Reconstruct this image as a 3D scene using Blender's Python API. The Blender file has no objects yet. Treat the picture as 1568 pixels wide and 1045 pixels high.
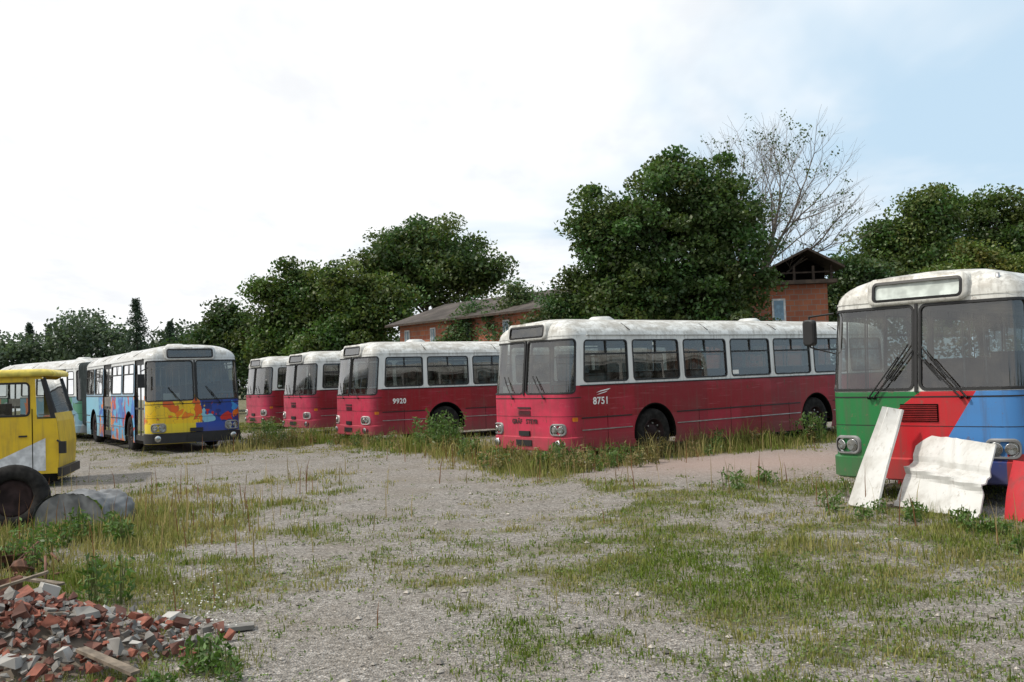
import bpy, math, random
import numpy as np
from mathutils import Vector, Matrix
from math import pi, sin, cos, radians
random.seed(7); RNG=np.random.default_rng(11)
# surveyed camera and bus placements: (X, Y, heading, z, slope)
F_,YH,HC,RO=1476.02,578.67,1.7240,-0.03425
POSE=dict(A=(0.208,19.820,0.9234,-0.023,0.0016),B=(-4.784,27.963,0.9938,-0.02,-0.0043),C=(-7.790,34.101,0.9509,-0.024,-0.0005),
 D=(-10.533,39.011,0.9724,-0.005,-0.0003),E=(-8.628,26.187,-0.5702,0.02,0.0018),F=(5.060,12.141,0.8114,0.0,-0.0003))
PI_=math.atan((YH-522.5)/F_)
def ray(px,py):
    u=(px-784)/F_; w=(522.5-py)/F_
    xc=u*cos(RO)-w*sin(RO); zc=u*sin(RO)+w*cos(RO)
    return Vector((xc, cos(PI_)-zc*sin(PI_), sin(PI_)+zc*cos(PI_)))
def at(px,py,D):
    d=ray(px,py); return Vector((0,0,HC))+d*(D/d.y)
def gnd(px,py):
    d=ray(px,py); t=-HC/d.z; return Vector((0,0,HC))+d*t

scene=bpy.context.scene
# ------------------------------------------------------------ materials
class NT:
    def __init__(s,name):
        s.mat=bpy.data.materials.new(name); s.mat.use_nodes=True; s.t=s.mat.node_tree; s.t.nodes.clear()
        s.out=s.n('ShaderNodeOutputMaterial')
    def n(s,typ,**k):
        nd=s.t.nodes.new(typ)
        for a,b in k.items(): setattr(nd,a,b)
        return nd
    def L(s,a,b): s.t.links.new(a,b)
    def put(s,sock,v):
        if isinstance(v,bpy.types.NodeSocket): s.L(v,sock)
        elif isinstance(v,(tuple,list)):
            if len(sock.default_value)==4 and len(v)==3: v=(*v,1)
            sock.default_value=v
        else: sock.default_value=v
    def m(s,op,a,b=0.0,c=0.0,clamp=False):
        nd=s.n('ShaderNodeMath',operation=op,use_clamp=clamp)
        s.put(nd.inputs[0],a); s.put(nd.inputs[1],b); s.put(nd.inputs[2],c); return nd.outputs[0]
    def mix(s,f,a,b,mode='MIX'):
        nd=s.n('ShaderNodeMix',data_type='RGBA',blend_type=mode)
        s.put(nd.inputs[0],f); s.put(nd.inputs[6],a); s.put(nd.inputs[7],b); return nd.outputs[2]
    def noise(s,vec,scale,detail=4,rough=.55,dist=0):
        nd=s.n('ShaderNodeTexNoise'); 
        if vec is not None: s.L(vec,nd.inputs['Vector'])
        nd.inputs['Scale'].default_value=scale; nd.inputs['Detail'].default_value=min(detail,5)
        nd.inputs['Roughness'].default_value=rough; nd.inputs['Distortion'].default_value=dist
        return nd.outputs['Fac']
    def voro(s,vec,scale,feature='F1'):
        nd=s.n('ShaderNodeTexVoronoi',feature=feature); s.L(vec,nd.inputs['Vector']); nd.inputs['Scale'].default_value=scale; return nd
    def ramp(s,f,stops,interp='LINEAR'):
        nd=s.n('ShaderNodeValToRGB'); cr=nd.color_ramp; cr.interpolation=interp
        while len(cr.elements)<len(stops): cr.elements.new(0.5)
        for e,(p,c) in zip(cr.elements,stops):
            e.position=p; e.color=(*c,1) if len(c)==3 else c
        s.put(nd.inputs[0],f); return nd.outputs[0]
    def step(s,x,a,b):
        nd=s.n('ShaderNodeMapRange',interpolation_type='SMOOTHSTEP'); s.put(nd.inputs[0],x)
        nd.inputs[1].default_value=a; nd.inputs[2].default_value=b; return nd.outputs[0]
    def obj(s): return s.n('ShaderNodeTexCoord').outputs['Object']
    def scl(s,vec,sc):
        nd=s.n('ShaderNodeMapping'); s.L(vec,nd.inputs[0]); nd.inputs['Scale'].default_value=sc; return nd.outputs[0]
    def xyz(s,vec):
        nd=s.n('ShaderNodeSeparateXYZ'); s.L(vec,nd.inputs[0]); return nd.outputs
    def bump(s,h,strength=.3,dist=.02):
        nd=s.n('ShaderNodeBump'); s.L(h,nd.inputs['Height']); nd.inputs['Strength'].default_value=strength; nd.inputs['Distance'].default_value=dist; return nd.outputs[0]
    def bsdf(s,col,rough=.6,metal=0,normal=None,coat=0,spec=.5):
        b=s.n('ShaderNodeBsdfPrincipled'); s.put(b.inputs['Base Color'],col); s.put(b.inputs['Roughness'],rough); s.put(b.inputs['Metallic'],metal)
        b.inputs['Coat Weight'].default_value=coat; b.inputs['Coat Roughness'].default_value=.15
        b.inputs['Specular IOR Level'].default_value=spec
        if normal is not None: s.L(normal,b.inputs['Normal'])
        s.L(b.outputs[0],s.out.inputs[0]); return b
def simple(name,col,rough=.6,metal=0,var=.25,scale=6,spec=.5):
    t=NT(name); o=t.obj(); n=t.noise(o,scale,2)
    c=t.mix(t.step(n,.35,.7),tuple(x*(1-var) for x in col),tuple(min(1,x*(1+var*.6)) for x in col))
    t.bsdf(c,rough,metal,spec=spec); return t.mat
M_rub=simple('rubber_black',(.012,.012,.013),.55); M_tire=simple('tyre_rubber',(.02,.019,.018),.9,var=.5,scale=10,spec=.2)
M_dark=simple('dark_underbody',(.010,.009,.008),.95,spec=.03); M_chrome=simple('headlamp_chrome',(.55,.56,.56),.25,.9)
M_rim=simple('rim_paint',(.03,.018,.018),.75,var=.5,spec=.2); M_int=simple('interior_grey',(.17,.16,.15),.8); M_ceil=simple('interior_ceiling',(.42,.42,.39),.8)
M_seat=simple('seat_brown',(.09,.04,.028),.7); M_pole=simple('handrail_metal',(.45,.45,.43),.35,.6); M_alu=simple('aluminium_trim',(.42,.42,.42),.4,.8)
M_wtxt=simple('white_lettering',(.75,.75,.74),.6,var=.1); M_btxt=simple('black_lettering',(.03,.02,.02),.6)
M_hatch=simple('roof_hatch_white',(.58,.59,.57),.5,var=.3,scale=3)
t=NT('white_panel_paint'); o=t.obj(); c=t.mix(t.step(t.noise(o,2.2,4,.65),.42,.68),(.60,.60,.58),(.44,.43,.40)); c=t.mix(t.m('MULTIPLY',t.step(t.noise(t.scl(o,(9,9,1.2)),2,4,.7),.54,.74),.5),c,(.20,.17,.13))
t.bsdf(c,.55,0,t.bump(t.noise(o,5,3),.25,.02),spec=.3); M_wpanel=t.mat
M_orange=simple('indicator_orange',(.75,.22,.02),.3); M_paper=simple('paper_white',(.75,.75,.72),.8,var=.05)
def glassmat(name,tint,dirt=.055,rough=.02):
    t=NT(name); fr=t.n('ShaderNodeFresnel'); fr.inputs[0].default_value=1.5
    tr=t.n('ShaderNodeBsdfTransparent'); tr.inputs[0].default_value=(*tint,1)
    gl=t.n('ShaderNodeBsdfGlossy'); gl.inputs['Roughness'].default_value=rough; gl.inputs[0].default_value=(1,1,1,1)
    df=t.n('ShaderNodeBsdfDiffuse'); df.inputs[0].default_value=(.28,.26,.22,1)
    o=t.obj(); nz=t.noise(t.scl(o,(2,2,2)),2,3)
    m1=t.n('ShaderNodeMixShader'); t.L(t.m('MULTIPLY_ADD',fr.outputs[0],1.4,.05,clamp=True),m1.inputs[0]); t.L(tr.outputs[0],m1.inputs[1]); t.L(gl.outputs[0],m1.inputs[2])
    m2=t.n('ShaderNodeMixShader'); t.L(t.m('MULTIPLY',t.step(nz,.35,.75),dirt*2.4),m2.inputs[0]); t.L(m1.outputs[0],m2.inputs[1]); t.L(df.outputs[0],m2.inputs[2])
    b=t.bump(t.noise(o,1.1,1),.12,.05); t.L(b,gl.inputs['Normal'])
    t.L(m2.outputs[0],t.out.inputs[0]); return t.mat
M_glass=glassmat('window_glass',(.50,.54,.52)); M_lens=glassmat('lamp_lens',(.85,.87,.87),.15)
M_disp=glassmat('display_glass',(.50,.52,.52),.1)

def weather(t,o,col,amt=.35,dust=True):
    st=t.noise(t.scl(o,(7,7,.5)),1.6,4,.6); big=t.noise(o,1.1,4,.6)
    c=t.mix(t.m('MULTIPLY',t.step(st,.46,.76),amt),col,(.09,.07,.055))
    c=t.mix(t.m('MULTIPLY',t.step(big,.5,.75),amt*.6),c,(.13,.11,.09))
    if dust:
        z=t.xyz(o)[2]; d=t.m('SUBTRACT',1.0,t.step(z,.25,.80))
        c=t.mix(t.m('MULTIPLY',d,t.m('ADD',.08,t.m('MULTIPLY',big,.65))),c,(.12,.085,.07))
    return c
def roofdirt(t,o,c):
    z=t.xyz(o)[2]; n=t.noise(t.scl(o,(3,1.2,3)),1.7,5,.7); s_=t.noise(t.scl(o,(6,6,.8)),1.9,4,.7)
    c=t.mix(t.m('MULTIPLY',t.step(z,2.46,2.70),t.m('MULTIPLY',t.step(n,.36,.62),.68)),c,(.26,.235,.19))
    return t.mix(t.m('MULTIPLY',t.step(z,2.45,2.5),t.m('MULTIPLY',t.step(s_,.52,.68),.45)),c,(.16,.14,.11))
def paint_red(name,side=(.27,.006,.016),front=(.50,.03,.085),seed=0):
    t=NT(name); o=t.obj(); x,y,z=t.xyz(o)
    op=t.n('ShaderNodeMapping'); t.L(o,op.inputs[0]); op.inputs['Location'].default_value=(seed,seed*2,0); q=op.outputs[0]
    n=t.noise(t.scl(q,(.5,.45,.9)),1.6,4,.6)
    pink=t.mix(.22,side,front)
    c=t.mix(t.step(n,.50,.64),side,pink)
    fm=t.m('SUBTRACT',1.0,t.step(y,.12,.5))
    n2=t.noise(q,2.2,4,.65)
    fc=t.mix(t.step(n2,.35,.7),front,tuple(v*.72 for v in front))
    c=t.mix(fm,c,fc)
    low=t.m('MULTIPLY',t.m('SUBTRACT',1.0,t.step(z,.86,.90)),t.m('SUBTRACT',1.0,t.step(y,5.2,5.3)))
    c=t.mix(t.m('MULTIPLY',low,.34),c,front)
    pid=t.n('ShaderNodeTexWhiteNoise',noise_dimensions='1D'); t.put(pid.inputs['W'],t.m('FLOOR',t.m('MULTIPLY',t.m('ADD',y,seed+.3),.9)))
    c=t.mix(t.m('MULTIPLY',t.m('MULTIPLY',t.m('GREATER_THAN',pid.outputs[0],.6),t.step(y,.5,.6)),.28),c,(.11,.004,.010))
    sc=t.noise(t.scl(q,(1,.25,6)),5,4,.7); c=t.mix(t.m('MULTIPLY',t.step(sc,.58,.70),.36),c,(.46,.17,.19))
    rs=t.noise(t.scl(q,(3,3,1.2)),3.3,4,.7); c=t.mix(t.m('MULTIPLY',t.step(rs,.63,.69),.8),c,(.10,.035,.015))
    c=weather(t,o,c,.32)
    wt=weather(t,o,(.66,.67,.65),.40,False)
    c=t.mix(t.step(z,1.545,1.55),c,wt)
    c=roofdirt(t,o,c)
    t.bsdf(c,t.m('ADD',.34,t.m('MULTIPLY',n2,.40)),0,t.bump(t.noise(t.scl(o,(1,1,.8)),1.8,3),.20,.03),coat=.05,spec=.4); return t.mat
def paint_graffiti():
    t=NT('bus_paint_graffiti'); o=t.obj(); x,y,z=t.xyz(o)
    w=t.n('ShaderNodeTexNoise'); t.L(o,w.inputs[0]); w.inputs['Scale'].default_value=2.2; w.inputs['Detail'].default_value=2
    off=t.n('ShaderNodeVectorMath',operation='MULTIPLY_ADD'); t.L(w.outputs['Color'],off.inputs[0]); off.inputs[1].default_value=(1.5,1.5,1.5); t.L(o,off.inputs[2])
    vr=t.voro(off.outputs[0],2.6).outputs['Color']; r=t.xyz(vr)[0]
    left=t.ramp(r,[(0,(.75,.48,.01)),(.28,(.75,.19,.005)),(.5,(.70,.48,.02)),(.68,(.65,.11,.01)),(.8,(.78,.52,.03)),(.93,(.45,.42,.04))],'CONSTANT')
    right=t.ramp(r,[(0,(.010,.05,.30)),(.35,(.03,.24,.58)),(.5,(.65,.13,.005)),(.62,(.01,.025,.17)),(.82,(.50,.02,.015)),(.90,(.2,.45,.6))],'CONSTANT')
    side=t.ramp(r,[(0,(.08,.36,.62)),(.25,(.02,.15,.50)),(.42,(.48,.02,.02)),(.6,(.07,.34,.60)),(.72,(.65,.18,.02)),(.85,(.02,.08,.36))],'CONSTANT')
    xx=t.m('ADD',x,t.m('MULTIPLY',t.m('SUBTRACT',t.noise(o,2.5,2),.5),.9))
    c=t.mix(t.step(xx,.18,.2),left,right)
    c=t.mix(t.m('MULTIPLY',t.step(y,.35,.4),t.m('SUBTRACT',1.0,t.step(x,0,.1))),c,side)
    bl=t.mix(t.step(x,-.02,0.),(.70,.54,.02),(.02,.06,.34))
    lo=t.m('MULTIPLY',t.m('SUBTRACT',1.0,t.step(z,.78,.79)),t.m('SUBTRACT',1.0,t.step(y,.4,.5)))
    c=t.mix(lo,c,bl)
    edge=t.voro(off.outputs[0],2.6,'DISTANCE_TO_EDGE').outputs[0]
    c=t.mix(t.m('MULTIPLY',t.m('MULTIPLY',t.m('SUBTRACT',1.0,t.step(edge,.010,.02)),.6),t.m('SUBTRACT',1.0,lo)),c,(.02,.02,.05))
    c=t.mix(t.m('MULTIPLY',t.step(y,7.2,7.4),t.step(t.noise(o,.9,2),.35,.4)),c,(.20,.47,.62))
    up=t.step(z,1.545,1.55); c=t.mix(up,c,(.62,.64,.64))
    lowb=t.m('MULTIPLY',t.step(y,.5,.6),t.m('MULTIPLY',up,t.m('SUBTRACT',1.0,t.step(z,2.44,2.45)))); c=t.mix(lowb,c,(.25,.38,.5))
    c=weather(t,o,c,.22); c=roofdirt(t,o,c); t.bsdf(c,.38,0,coat=.1); return t.mat
def paint_rear():
    t=NT('bus_paint_bluegrey'); o=t.obj(); x,y,z=t.xyz(o)
    w=t.n('ShaderNodeTexNoise'); t.L(o,w.inputs[0]); w.inputs['Scale'].default_value=1.2
    off=t.n('ShaderNodeVectorMath',operation='MULTIPLY_ADD'); t.L(w.outputs['Color'],off.inputs[0]); off.inputs[1].default_value=(1,1,1); t.L(o,off.inputs[2])
    r=t.xyz(t.voro(off.outputs[0],1.6).outputs['Color'])[0]
    c=t.ramp(r,[(0,(.12,.25,.33)),(.4,(.25,.30,.33)),(.6,(.05,.20,.12)),(.75,(.5,.12,.03)),(.88,(.08,.3,.45))],'CONSTANT')
    c=t.mix(t.step(z,1.545,1.55),c,(.62,.64,.64)); c=weather(t,o,c,.3); c=roofdirt(t,o,c); t.bsdf(c,.4,coat=.1); return t.mat
def paint_tri():
    t=NT('bus_paint_green_red_blue'); o=t.obj(); x,y,z=t.xyz(o)
    gx=t.m('ADD',-.72,t.m('MULTIPLY',t.m('POWER',t.m('MAXIMUM',t.m('SUBTRACT',z,.3),0.0),2.2),.66))
    g=t.m('LESS_THAN',x,gx)
    bx=t.m('ADD',.20,t.m('MULTIPLY',t.m('SUBTRACT',z,.55),.62))
    b=t.m('GREATER_THAN',x,bx)
    c=t.mix(b,(.50,.010,.018),(.06,.22,.52)); c=t.mix(g,c,(.008,.17,.04))
    db=t.m('MULTIPLY',b,t.m('LESS_THAN',t.m('SUBTRACT',z,t.m('MULTIPLY',x,-.25)),.80)); c=t.mix(db,c,(.012,.045,.22))
    rr_=t.m('MULTIPLY',t.m('GREATER_THAN',x,1.02),t.m('LESS_THAN',z,.62)); c=t.mix(rr_,c,(.5,.015,.02))
    c=t.mix(t.step(z,1.375,1.38),c,(.68,.68,.64)); c=weather(t,o,c,.42); n=t.noise(o,2,4); c=roofdirt(t,o,c)
    c=t.mix(t.m('MULTIPLY',t.step(t.noise(o,7,4,.75),.60,.68),.55),c,(.16,.10,.07))
    t.bsdf(c,t.m('ADD',.28,t.m('MULTIPLY',n,.4)),0,t.bump(t.noise(o,1.5,3),.15,.03),coat=.1); return t.mat
# ------------------------------------------------------------ mesh builder
class MB:
    def __init__(s): s.v=[];s.f=[];s.mi=[];s.sm=[];s.mats=[]
    def mat(s,m):
        if m not in s.mats: s.mats.append(m)
        return s.mats.index(m)
    def face(s,idx,m,smooth=False): s.f.append(tuple(idx)); s.mi.append(s.mat(m)); s.sm.append(smooth)
    def add(s,pts): b=len(s.v); s.v+= [tuple(p) for p in pts]; return list(range(b,b+len(pts)))
    def quad(s,pts,m,smooth=False): s.face(s.add(pts),m,smooth)
    def box(s,c,size,m,R=None,bev=0):
        x,y,z=[q/2 for q in size]; pts=[]
        for dz in(-z,z):
            for dx,dy in((-x,-y),(x,-y),(x,y),(-x,y)):
                p=Vector((dx,dy,dz)); p=R@p if R is not None else p; pts.append(p+Vector(c))
        i=s.add(pts)
        for q in((0,3,2,1),(4,5,6,7),(0,1,5,4),(1,2,6,5),(2,3,7,6),(3,0,4,7)): s.face([i[k] for k in q],m)
    def tube(s,p0,p1,r0,r1,m,n=6,cap=False):
        p0=Vector(p0);p1=Vector(p1); d=(p1-p0)
        if d.length<1e-6: return
        d.normalize(); u=d.orthogonal().normalized(); w=d.cross(u)
        a=s.add([p0+(u*cos(2*pi*k/n)+w*sin(2*pi*k/n))*r0 for k in range(n)]); b=s.add([p1+(u*cos(2*pi*k/n)+w*sin(2*pi*k/n))*r1 for k in range(n)])
        for k in range(n): s.face((a[k],a[(k+1)%n],b[(k+1)%n],b[k]),m,True)
        if cap: s.face(a[::-1],m); s.face(b,m)
    def lathe(s,c,axis,prof,m,n=24,smooth=True):
        c=Vector(c); ax=Vector(axis).normalized(); u=ax.orthogonal().normalized(); w=ax.cross(u); rings=[]
        for (a,r) in prof: rings.append(s.add([c+ax*a+(u*cos(2*pi*k/n)+w*sin(2*pi*k/n))*r for k in range(n)]))
        for A,B in zip(rings,rings[1:]):
            for k in range(n): s.face((A[k],A[(k+1)%n],B[(k+1)%n],B[k]),m,smooth)
    def build(s,name,parent=None,M=None):
        me=bpy.data.meshes.new(name); me.from_pydata(s.v,[],s.f)
        for m in s.mats: me.materials.append(m)
        me.polygons.foreach_set('material_index',s.mi); me.polygons.foreach_set('use_smooth',s.sm); me.update()
        ob=bpy.data.objects.new(name,me); scene.collection.objects.link(ob)
        if parent: ob.parent=parent
        if M is not None: ob.matrix_local=M
        return ob
def empty(name,M=None):
    e=bpy.data.objects.new(name,None); scene.collection.objects.link(e); e.empty_display_size=.3
    if M is not None: e.matrix_world=M
    return e
def rr(a0,a1,b0,b1,r,na,nb,nc=6):
    cs=[(a1-r,b0+r,-90),(a1-r,b1-r,0),(a0+r,b1-r,90),(a0+r,b0+r,180)]
    ed=[((a0+r,b0),(a1-r,b0),na),((a1,b0+r),(a1,b1-r),nb),((a1-r,b1),(a0+r,b1),na),((a0,b1-r),(a0,b0+r),nb)]
    out=[]
    for k in range(4):
        p,q,n=ed[k]
        for i in range(n): t=i/n; out.append((p[0]+(q[0]-p[0])*t,p[1]+(q[1]-p[1])*t,k,None))
        cx,cy,d=cs[k]
        for i in range(nc): th=radians(d+90*i/nc); out.append((cx+r*cos(th),cy+r*sin(th),k,i/nc))
    return out,cs
def outer(ring,cs,A0,A1,B0,B1):
    o=[]
    for a,b,k,t in ring:
        if t is None: o.append([(a,B0),(A1,b),(a,B1),(A0,b)][k])
        else:
            cx,cy,_=cs[k]
            st,co,en=[((cx,B0),(A1,B0),(A1,cy)),((A1,cy),(A1,B1),(cx,B1)),((cx,B1),(A0,B1),(A0,cy)),((A0,cy),(A0,B0),(cx,B0))][k]
            p,q,u=(st,co,t*2) if t<=.5 else (co,en,t*2-1)
            o.append((p[0]+(q[0]-p[0])*u,p[1]+(q[1]-p[1])*u))
    return o
def bridge(mb,L1,L2,m,smooth=False):
    n=len(L1)
    for k in range(n): mb.face((L1[k],L1[(k+1)%n],L2[(k+1)%n],L2[k]),m,smooth)
def opening(mb,gb,S,A0,A1,B0,B1,a0,a1,b0,b1,r,wall,rub=M_rub,rw=.035,glass=M_glass,na=4,nb=4,curved=True,raise_=.012):
    ring,cs=rr(a0,a1,b0,b1,r,na,nb); ou=outer(ring,cs,A0,A1,B0,B1)
    if wall: 
        lo=mb.add([S(a,b,0) for a,b in ou]); li=mb.add([S(q[0],q[1],0) for q in ring]); bridge(mb,lo,li,wall,curved)
    prev=None
    for ins,off in((0,-.002),(.004,raise_),(rw,raise_),(rw+.003,-.018)):
        rg,_=rr(a0+ins,a1-ins,b0+ins,b1-ins,max(r-ins,.012),na,nb); L=mb.add([S(q[0],q[1],off) for q in rg])
        if prev: bridge(mb,prev,L,rub)
        prev=L
    if glass:
        g=rw*.6; grid(gb,S,a0+g,a1-g,b0+g,b1-g,glass,-.015,na*3 if curved else 1,nb if curved else 1)
def grid(mb,S,a0,a1,b0,b1,m,off,na,nb,smooth=True):
    idx=[mb.add([S(a0+(a1-a0)*i/na,b0+(b1-b0)*j/nb,off) for i in range(na+1)]) for j in range(nb+1)]
    for j in range(nb):
        for i in range(na): mb.face((idx[j][i],idx[j][i+1],idx[j+1][i+1],idx[j+1][i]),m,smooth)
# ------------------------------------------------------------ bus
HW=1.25;RC=.30
_half=[((HW-RC)*i/10,0.05*(i/10)**2) for i in range(11)]
_half+=[(HW-RC+RC*sin(i/10*pi/2),.05+RC*(1-cos(i/10*pi/2))) for i in range(1,11)]+[(HW,.45)]
_acc=[0]
for p,q in zip(_half,_half[1:]): _acc.append(_acc[-1]+math.dist(p,q))
S1=_acc[-1]; _hx=[p[0] for p in _half]; _hy=[p[1] for p in _half]
def P(s):
    a=abs(s); sg=1 if s>=0 else -1
    if a<=S1:
        x=float(np.interp(a,_acc,_hx)); y=float(np.interp(a,_acc,_hy)); e=.01
        x2=float(np.interp(a+e,_acc,_hx)); y2=float(np.interp(a+e,_acc,_hy)); x1=float(np.interp(max(a-e,0),_acc,_hx)); y1=float(np.interp(max(a-e,0),_acc,_hy))
        tx,ty=x2-x1,y2-y1
        if a+e>S1: tx,ty=0,1
        l=math.hypot(tx,ty); nx,ny=ty/l,-tx/l
    else: x,y,nx,ny=HW,.45+a-S1,1,0
    return x*sg,y,nx*sg,ny
def S(s,z,off=0):
    x,y,nx,ny=P(s); y+=.11*max(0,z-1.36)*max(0,1-y/2.2); x*=1-.03*max(0,z-1.45)
    return Vector((x+nx*off,y+ny*off,z))
def sy(y): return S1+y-.45
def Sf(x,z,off=0):
    return Vector((x,.085+.16*(z-2.5)+.03*x*x-off,z))
def wheel(mb,x,y,sg):
    c=(x,y,.5)
    mb.lathe(c,(sg,0,0),[(-.15,.3),(-.15,.44),(-.11,.5),(-.03,.503),(.03,.503),(.10,.5),(.14,.46),(.15,.36),(.13,.29)],M_tire,28)
    mb.lathe(c,(sg,0,0),[(.13,.29),(.14,.275),(.05,.255),(.03,.19),(.09,.15),(.09,.11),(.13,.10),(.13,.0)],M_rim,20)
    for k in range(8):
        a=2*pi*k/8; mb.lathe((x+sg*.07,y+.19*cos(a),.5+.19*sin(a)),(sg,0,0),[(0,.018),(.035,.018),(.035,0)],M_alu,6,False)
    for k in range(8):
        a=2*pi*(k+.5)/8; mb.lathe((x+sg*.046,y+.228*cos(a),.5+.228*sin(a)),(sg,0,0),[(0,.022),(.002,0)],M_dark,8,False)
def bus_body(parent,M,paint,L=11.3,wheels=(2.5,8.1),doors=((.48,1.72),(5.0,6.3)),front=True,z0=.25,driver_win=True,bumper=None,rear=True,winbay=1.46):
    mb=MB(); gb=MB(); tr=MB(); ZT=2.46; ZB=1.56
    bars=MB()
    grid(mb,S,-S1,S1,z0,1.36,paint,0,48,6)
    zc=1.36
    for sg in(-1,1):
        a,b=(-S1,0) if sg<0 else (0,S1)
        ia,ib=(-S1+.13,-.025) if sg<0 else (.025,S1-.13)
        opening(mb,gb,S,a,b,zc,2.56,ia,ib,1.385,2.485,.10,paint,na=12,nb=6,rw=.035)
    tr.box(S(0,1.93,.015),(.035,.03,1.12),M_rub,R=Matrix.Rotation(math.atan(-.11),3,'X'))
    grid(tr,S,-S1,S1,1.30,1.318,M_rub,.004,40,1); grid(tr,S,-S1,S1,.94,.948,M_rub,.003,40,1)
    bz=(z0+.02,.52); bm=bumper or paint
    for (zz0,zz1,o0,o1) in((bz[0],bz[1],.035,.035),(bz[1],bz[1]+.02,.035,0),(bz[0]-.005,bz[0],0,.035)):
        n=40; A=tr.add([S(-S1+2*S1*i/n,zz0,o0) for i in range(n+1)]); B=tr.add([S(-S1+2*S1*i/n,zz1,o1) for i in range(n+1)])
        for i in range(n): tr.face((A[i],A[i+1],B[i+1],B[i]),bm,True)
    yE=L-.2
    for sg in(1,-1):
        drs=[] if sg>0 else list(doors)
        cuts=[.45]; segs=[]
        for d0,d1 in drs: segs.append((cuts[-1],d0)); cuts.append(d1)
        segs.append((cuts[-1],yE))
        for y0,y1 in segs:
            if y1-y0<.04:
                mb.quad([(sg*HW,y0,z0),(sg*HW,y1,z0),(sg*HW,y1,1.45),(sg*HW,y0,1.45)],paint); continue
            pts=[(sg*HW,y0,z0)]; R=.60
            for wy in wheels:
                if y0<wy<y1:
                    h=.5-z0; a0=-math.asin(h/R)
                    for k in range(21):
                        th=pi-a0-(pi-2*a0)*k/20; pts.append((sg*HW,wy+R*cos(th),.5+R*sin(th)))
                    lo=[tr.add([(sg*(HW+dx),wy+rr_*cos(pi*k/24*1.1-.05*pi),.5+rr_*sin(pi*k/24*1.1-.05*pi)) for k in range(25)]) for dx,rr_ in((0,R+.02),(.008,R+.015),(.008,R-.01),(-.05,R-.01))]
                    for p,q in zip(lo,lo[1:]):
                        for k in range(24): tr.face((p[k],p[k+1],q[k+1],q[k]),M_dark,True)
                    wl=[tr.add([(sg*dx,wy+(R+.01)*cos(pi*k/16),.5+(R+.01)*sin(pi*k/16)) for k in range(17)]) for dx in(1.24,.75)]
                    for k in range(16): tr.face((wl[0][k],wl[0][k+1],wl[1][k+1],wl[1][k]),M_dark,True)
                    tr.quad([(sg*.75,wy-.62,.3),(sg*.75,wy+.62,.3),(sg*.75,wy+.62,1.12),(sg*.75,wy-.62,1.12)],M_dark)
            pts+=[(sg*HW,y1,z0),(sg*HW,y1,1.45),(sg*HW,y0,1.45)]
            mb.quad(pts,paint)
            mb.quad([S(sg*sy(y0),1.45),S(sg*sy(y1),1.45),S(sg*sy(y1),ZB),S(sg*sy(y0),ZB)],paint)
            last=y0
            for wy in [w for w in wheels if y0<w<y1]+[None]:
                e=(wy-.66) if wy else y1
                if e-last>.15:
                    tr.box((sg*(HW+.006),(last+e)/2,.90),(.016,e-last-.02,.022),M_rub)
                    tr.box((sg*(HW+.006),(last+e)/2,.66),(.018,e-last-.02,.02),M_alu)
                    yy=last+.7
                    while yy<e-.2: tr.box((sg*(HW+.001),yy,z0+.36),(.004,.008,.66),M_dark); yy+=1.05
                if wy: last=wy+.66
            tr.box((sg*(HW+.005),(y0+y1)/2,1.545),(.02,y1-y0,.02),M_rub)
            ws=[]; yy=y0
            if sg>0 and driver_win: ws.append((yy,yy+1.40)); yy+=1.40
            n=max(1,round((y1-yy)/winbay)) if y1-yy>.6 else 0
            for k in range(n): ws.append((yy+(y1-yy)*k/n,yy+(y1-yy)*(k+1)/n))
            if n==0 and y1-yy>.04: 
                mb.quad([S(sg*sy(yy),ZB),S(sg*sy(y1),ZB),S(sg*sy(y1),2.56),S(sg*sy(yy),2.56)],paint)
            for a,b in ws:
                SS=(lambda q,z,off=0,sg=sg: S(sg*sy(q),z,off))
                opening(mb,gb,SS,a,b,ZB,2.56,a+.07,b-.07,ZB+.04,ZT,.09,paint,na=1,nb=1,curved=False,rw=.03)
                p,q=SS(a+.10,2.17,.0),SS(b-.10,2.17,.0)
                bars.box(((p+q)/2).to_tuple(),(.018,b-a-.2,.035),M_rub)
                if b-a>1.2: bars.box(SS((a+b)/2,2.31,.0).to_tuple(),(.016,.03,.28),M_rub)
        for d0,d1 in drs:
            SS=(lambda q,z,off=0,sg=sg: S(sg*sy(q),z,off-.03))
            mid=(d0+d1)/2
            for a,b in((d0,mid),(mid,d1)):
                ring,cs=rr(a+.06,b-.06,z0+.22,2.40,.06,1,1); ou=outer(ring,cs,a+.005,b-.005,z0+.08,2.55)
                lo=mb.add([SS(*p) for p in ou]); li=mb.add([SS(q[0],q[1]) for q in ring]); bridge(mb,lo,li,M_rub)
                grid(gb,SS,a+.05,b-.05,z0+.2,2.42,M_glass,-.01,1,1)
                bars.box(SS((a+b)/2,1.2,.0).to_tuple(),(.02,b-a-.1,.05),M_rub)
            mb.quad([SS(d0,z0),SS(d1,z0),SS(d1,z0+.08),SS(d0,z0+.08)],M_dark)
    mb.quad([(-HW,yE,z0),(HW,yE,z0),(HW,yE+.1,z0),(-HW,yE+.1,z0)],paint)
    rp=[(-HW,yE),(-HW+.06,yE+.14),(-HW+.2,L),(HW-.2,L),(HW-.06,yE+.14),(HW,yE)]
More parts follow.
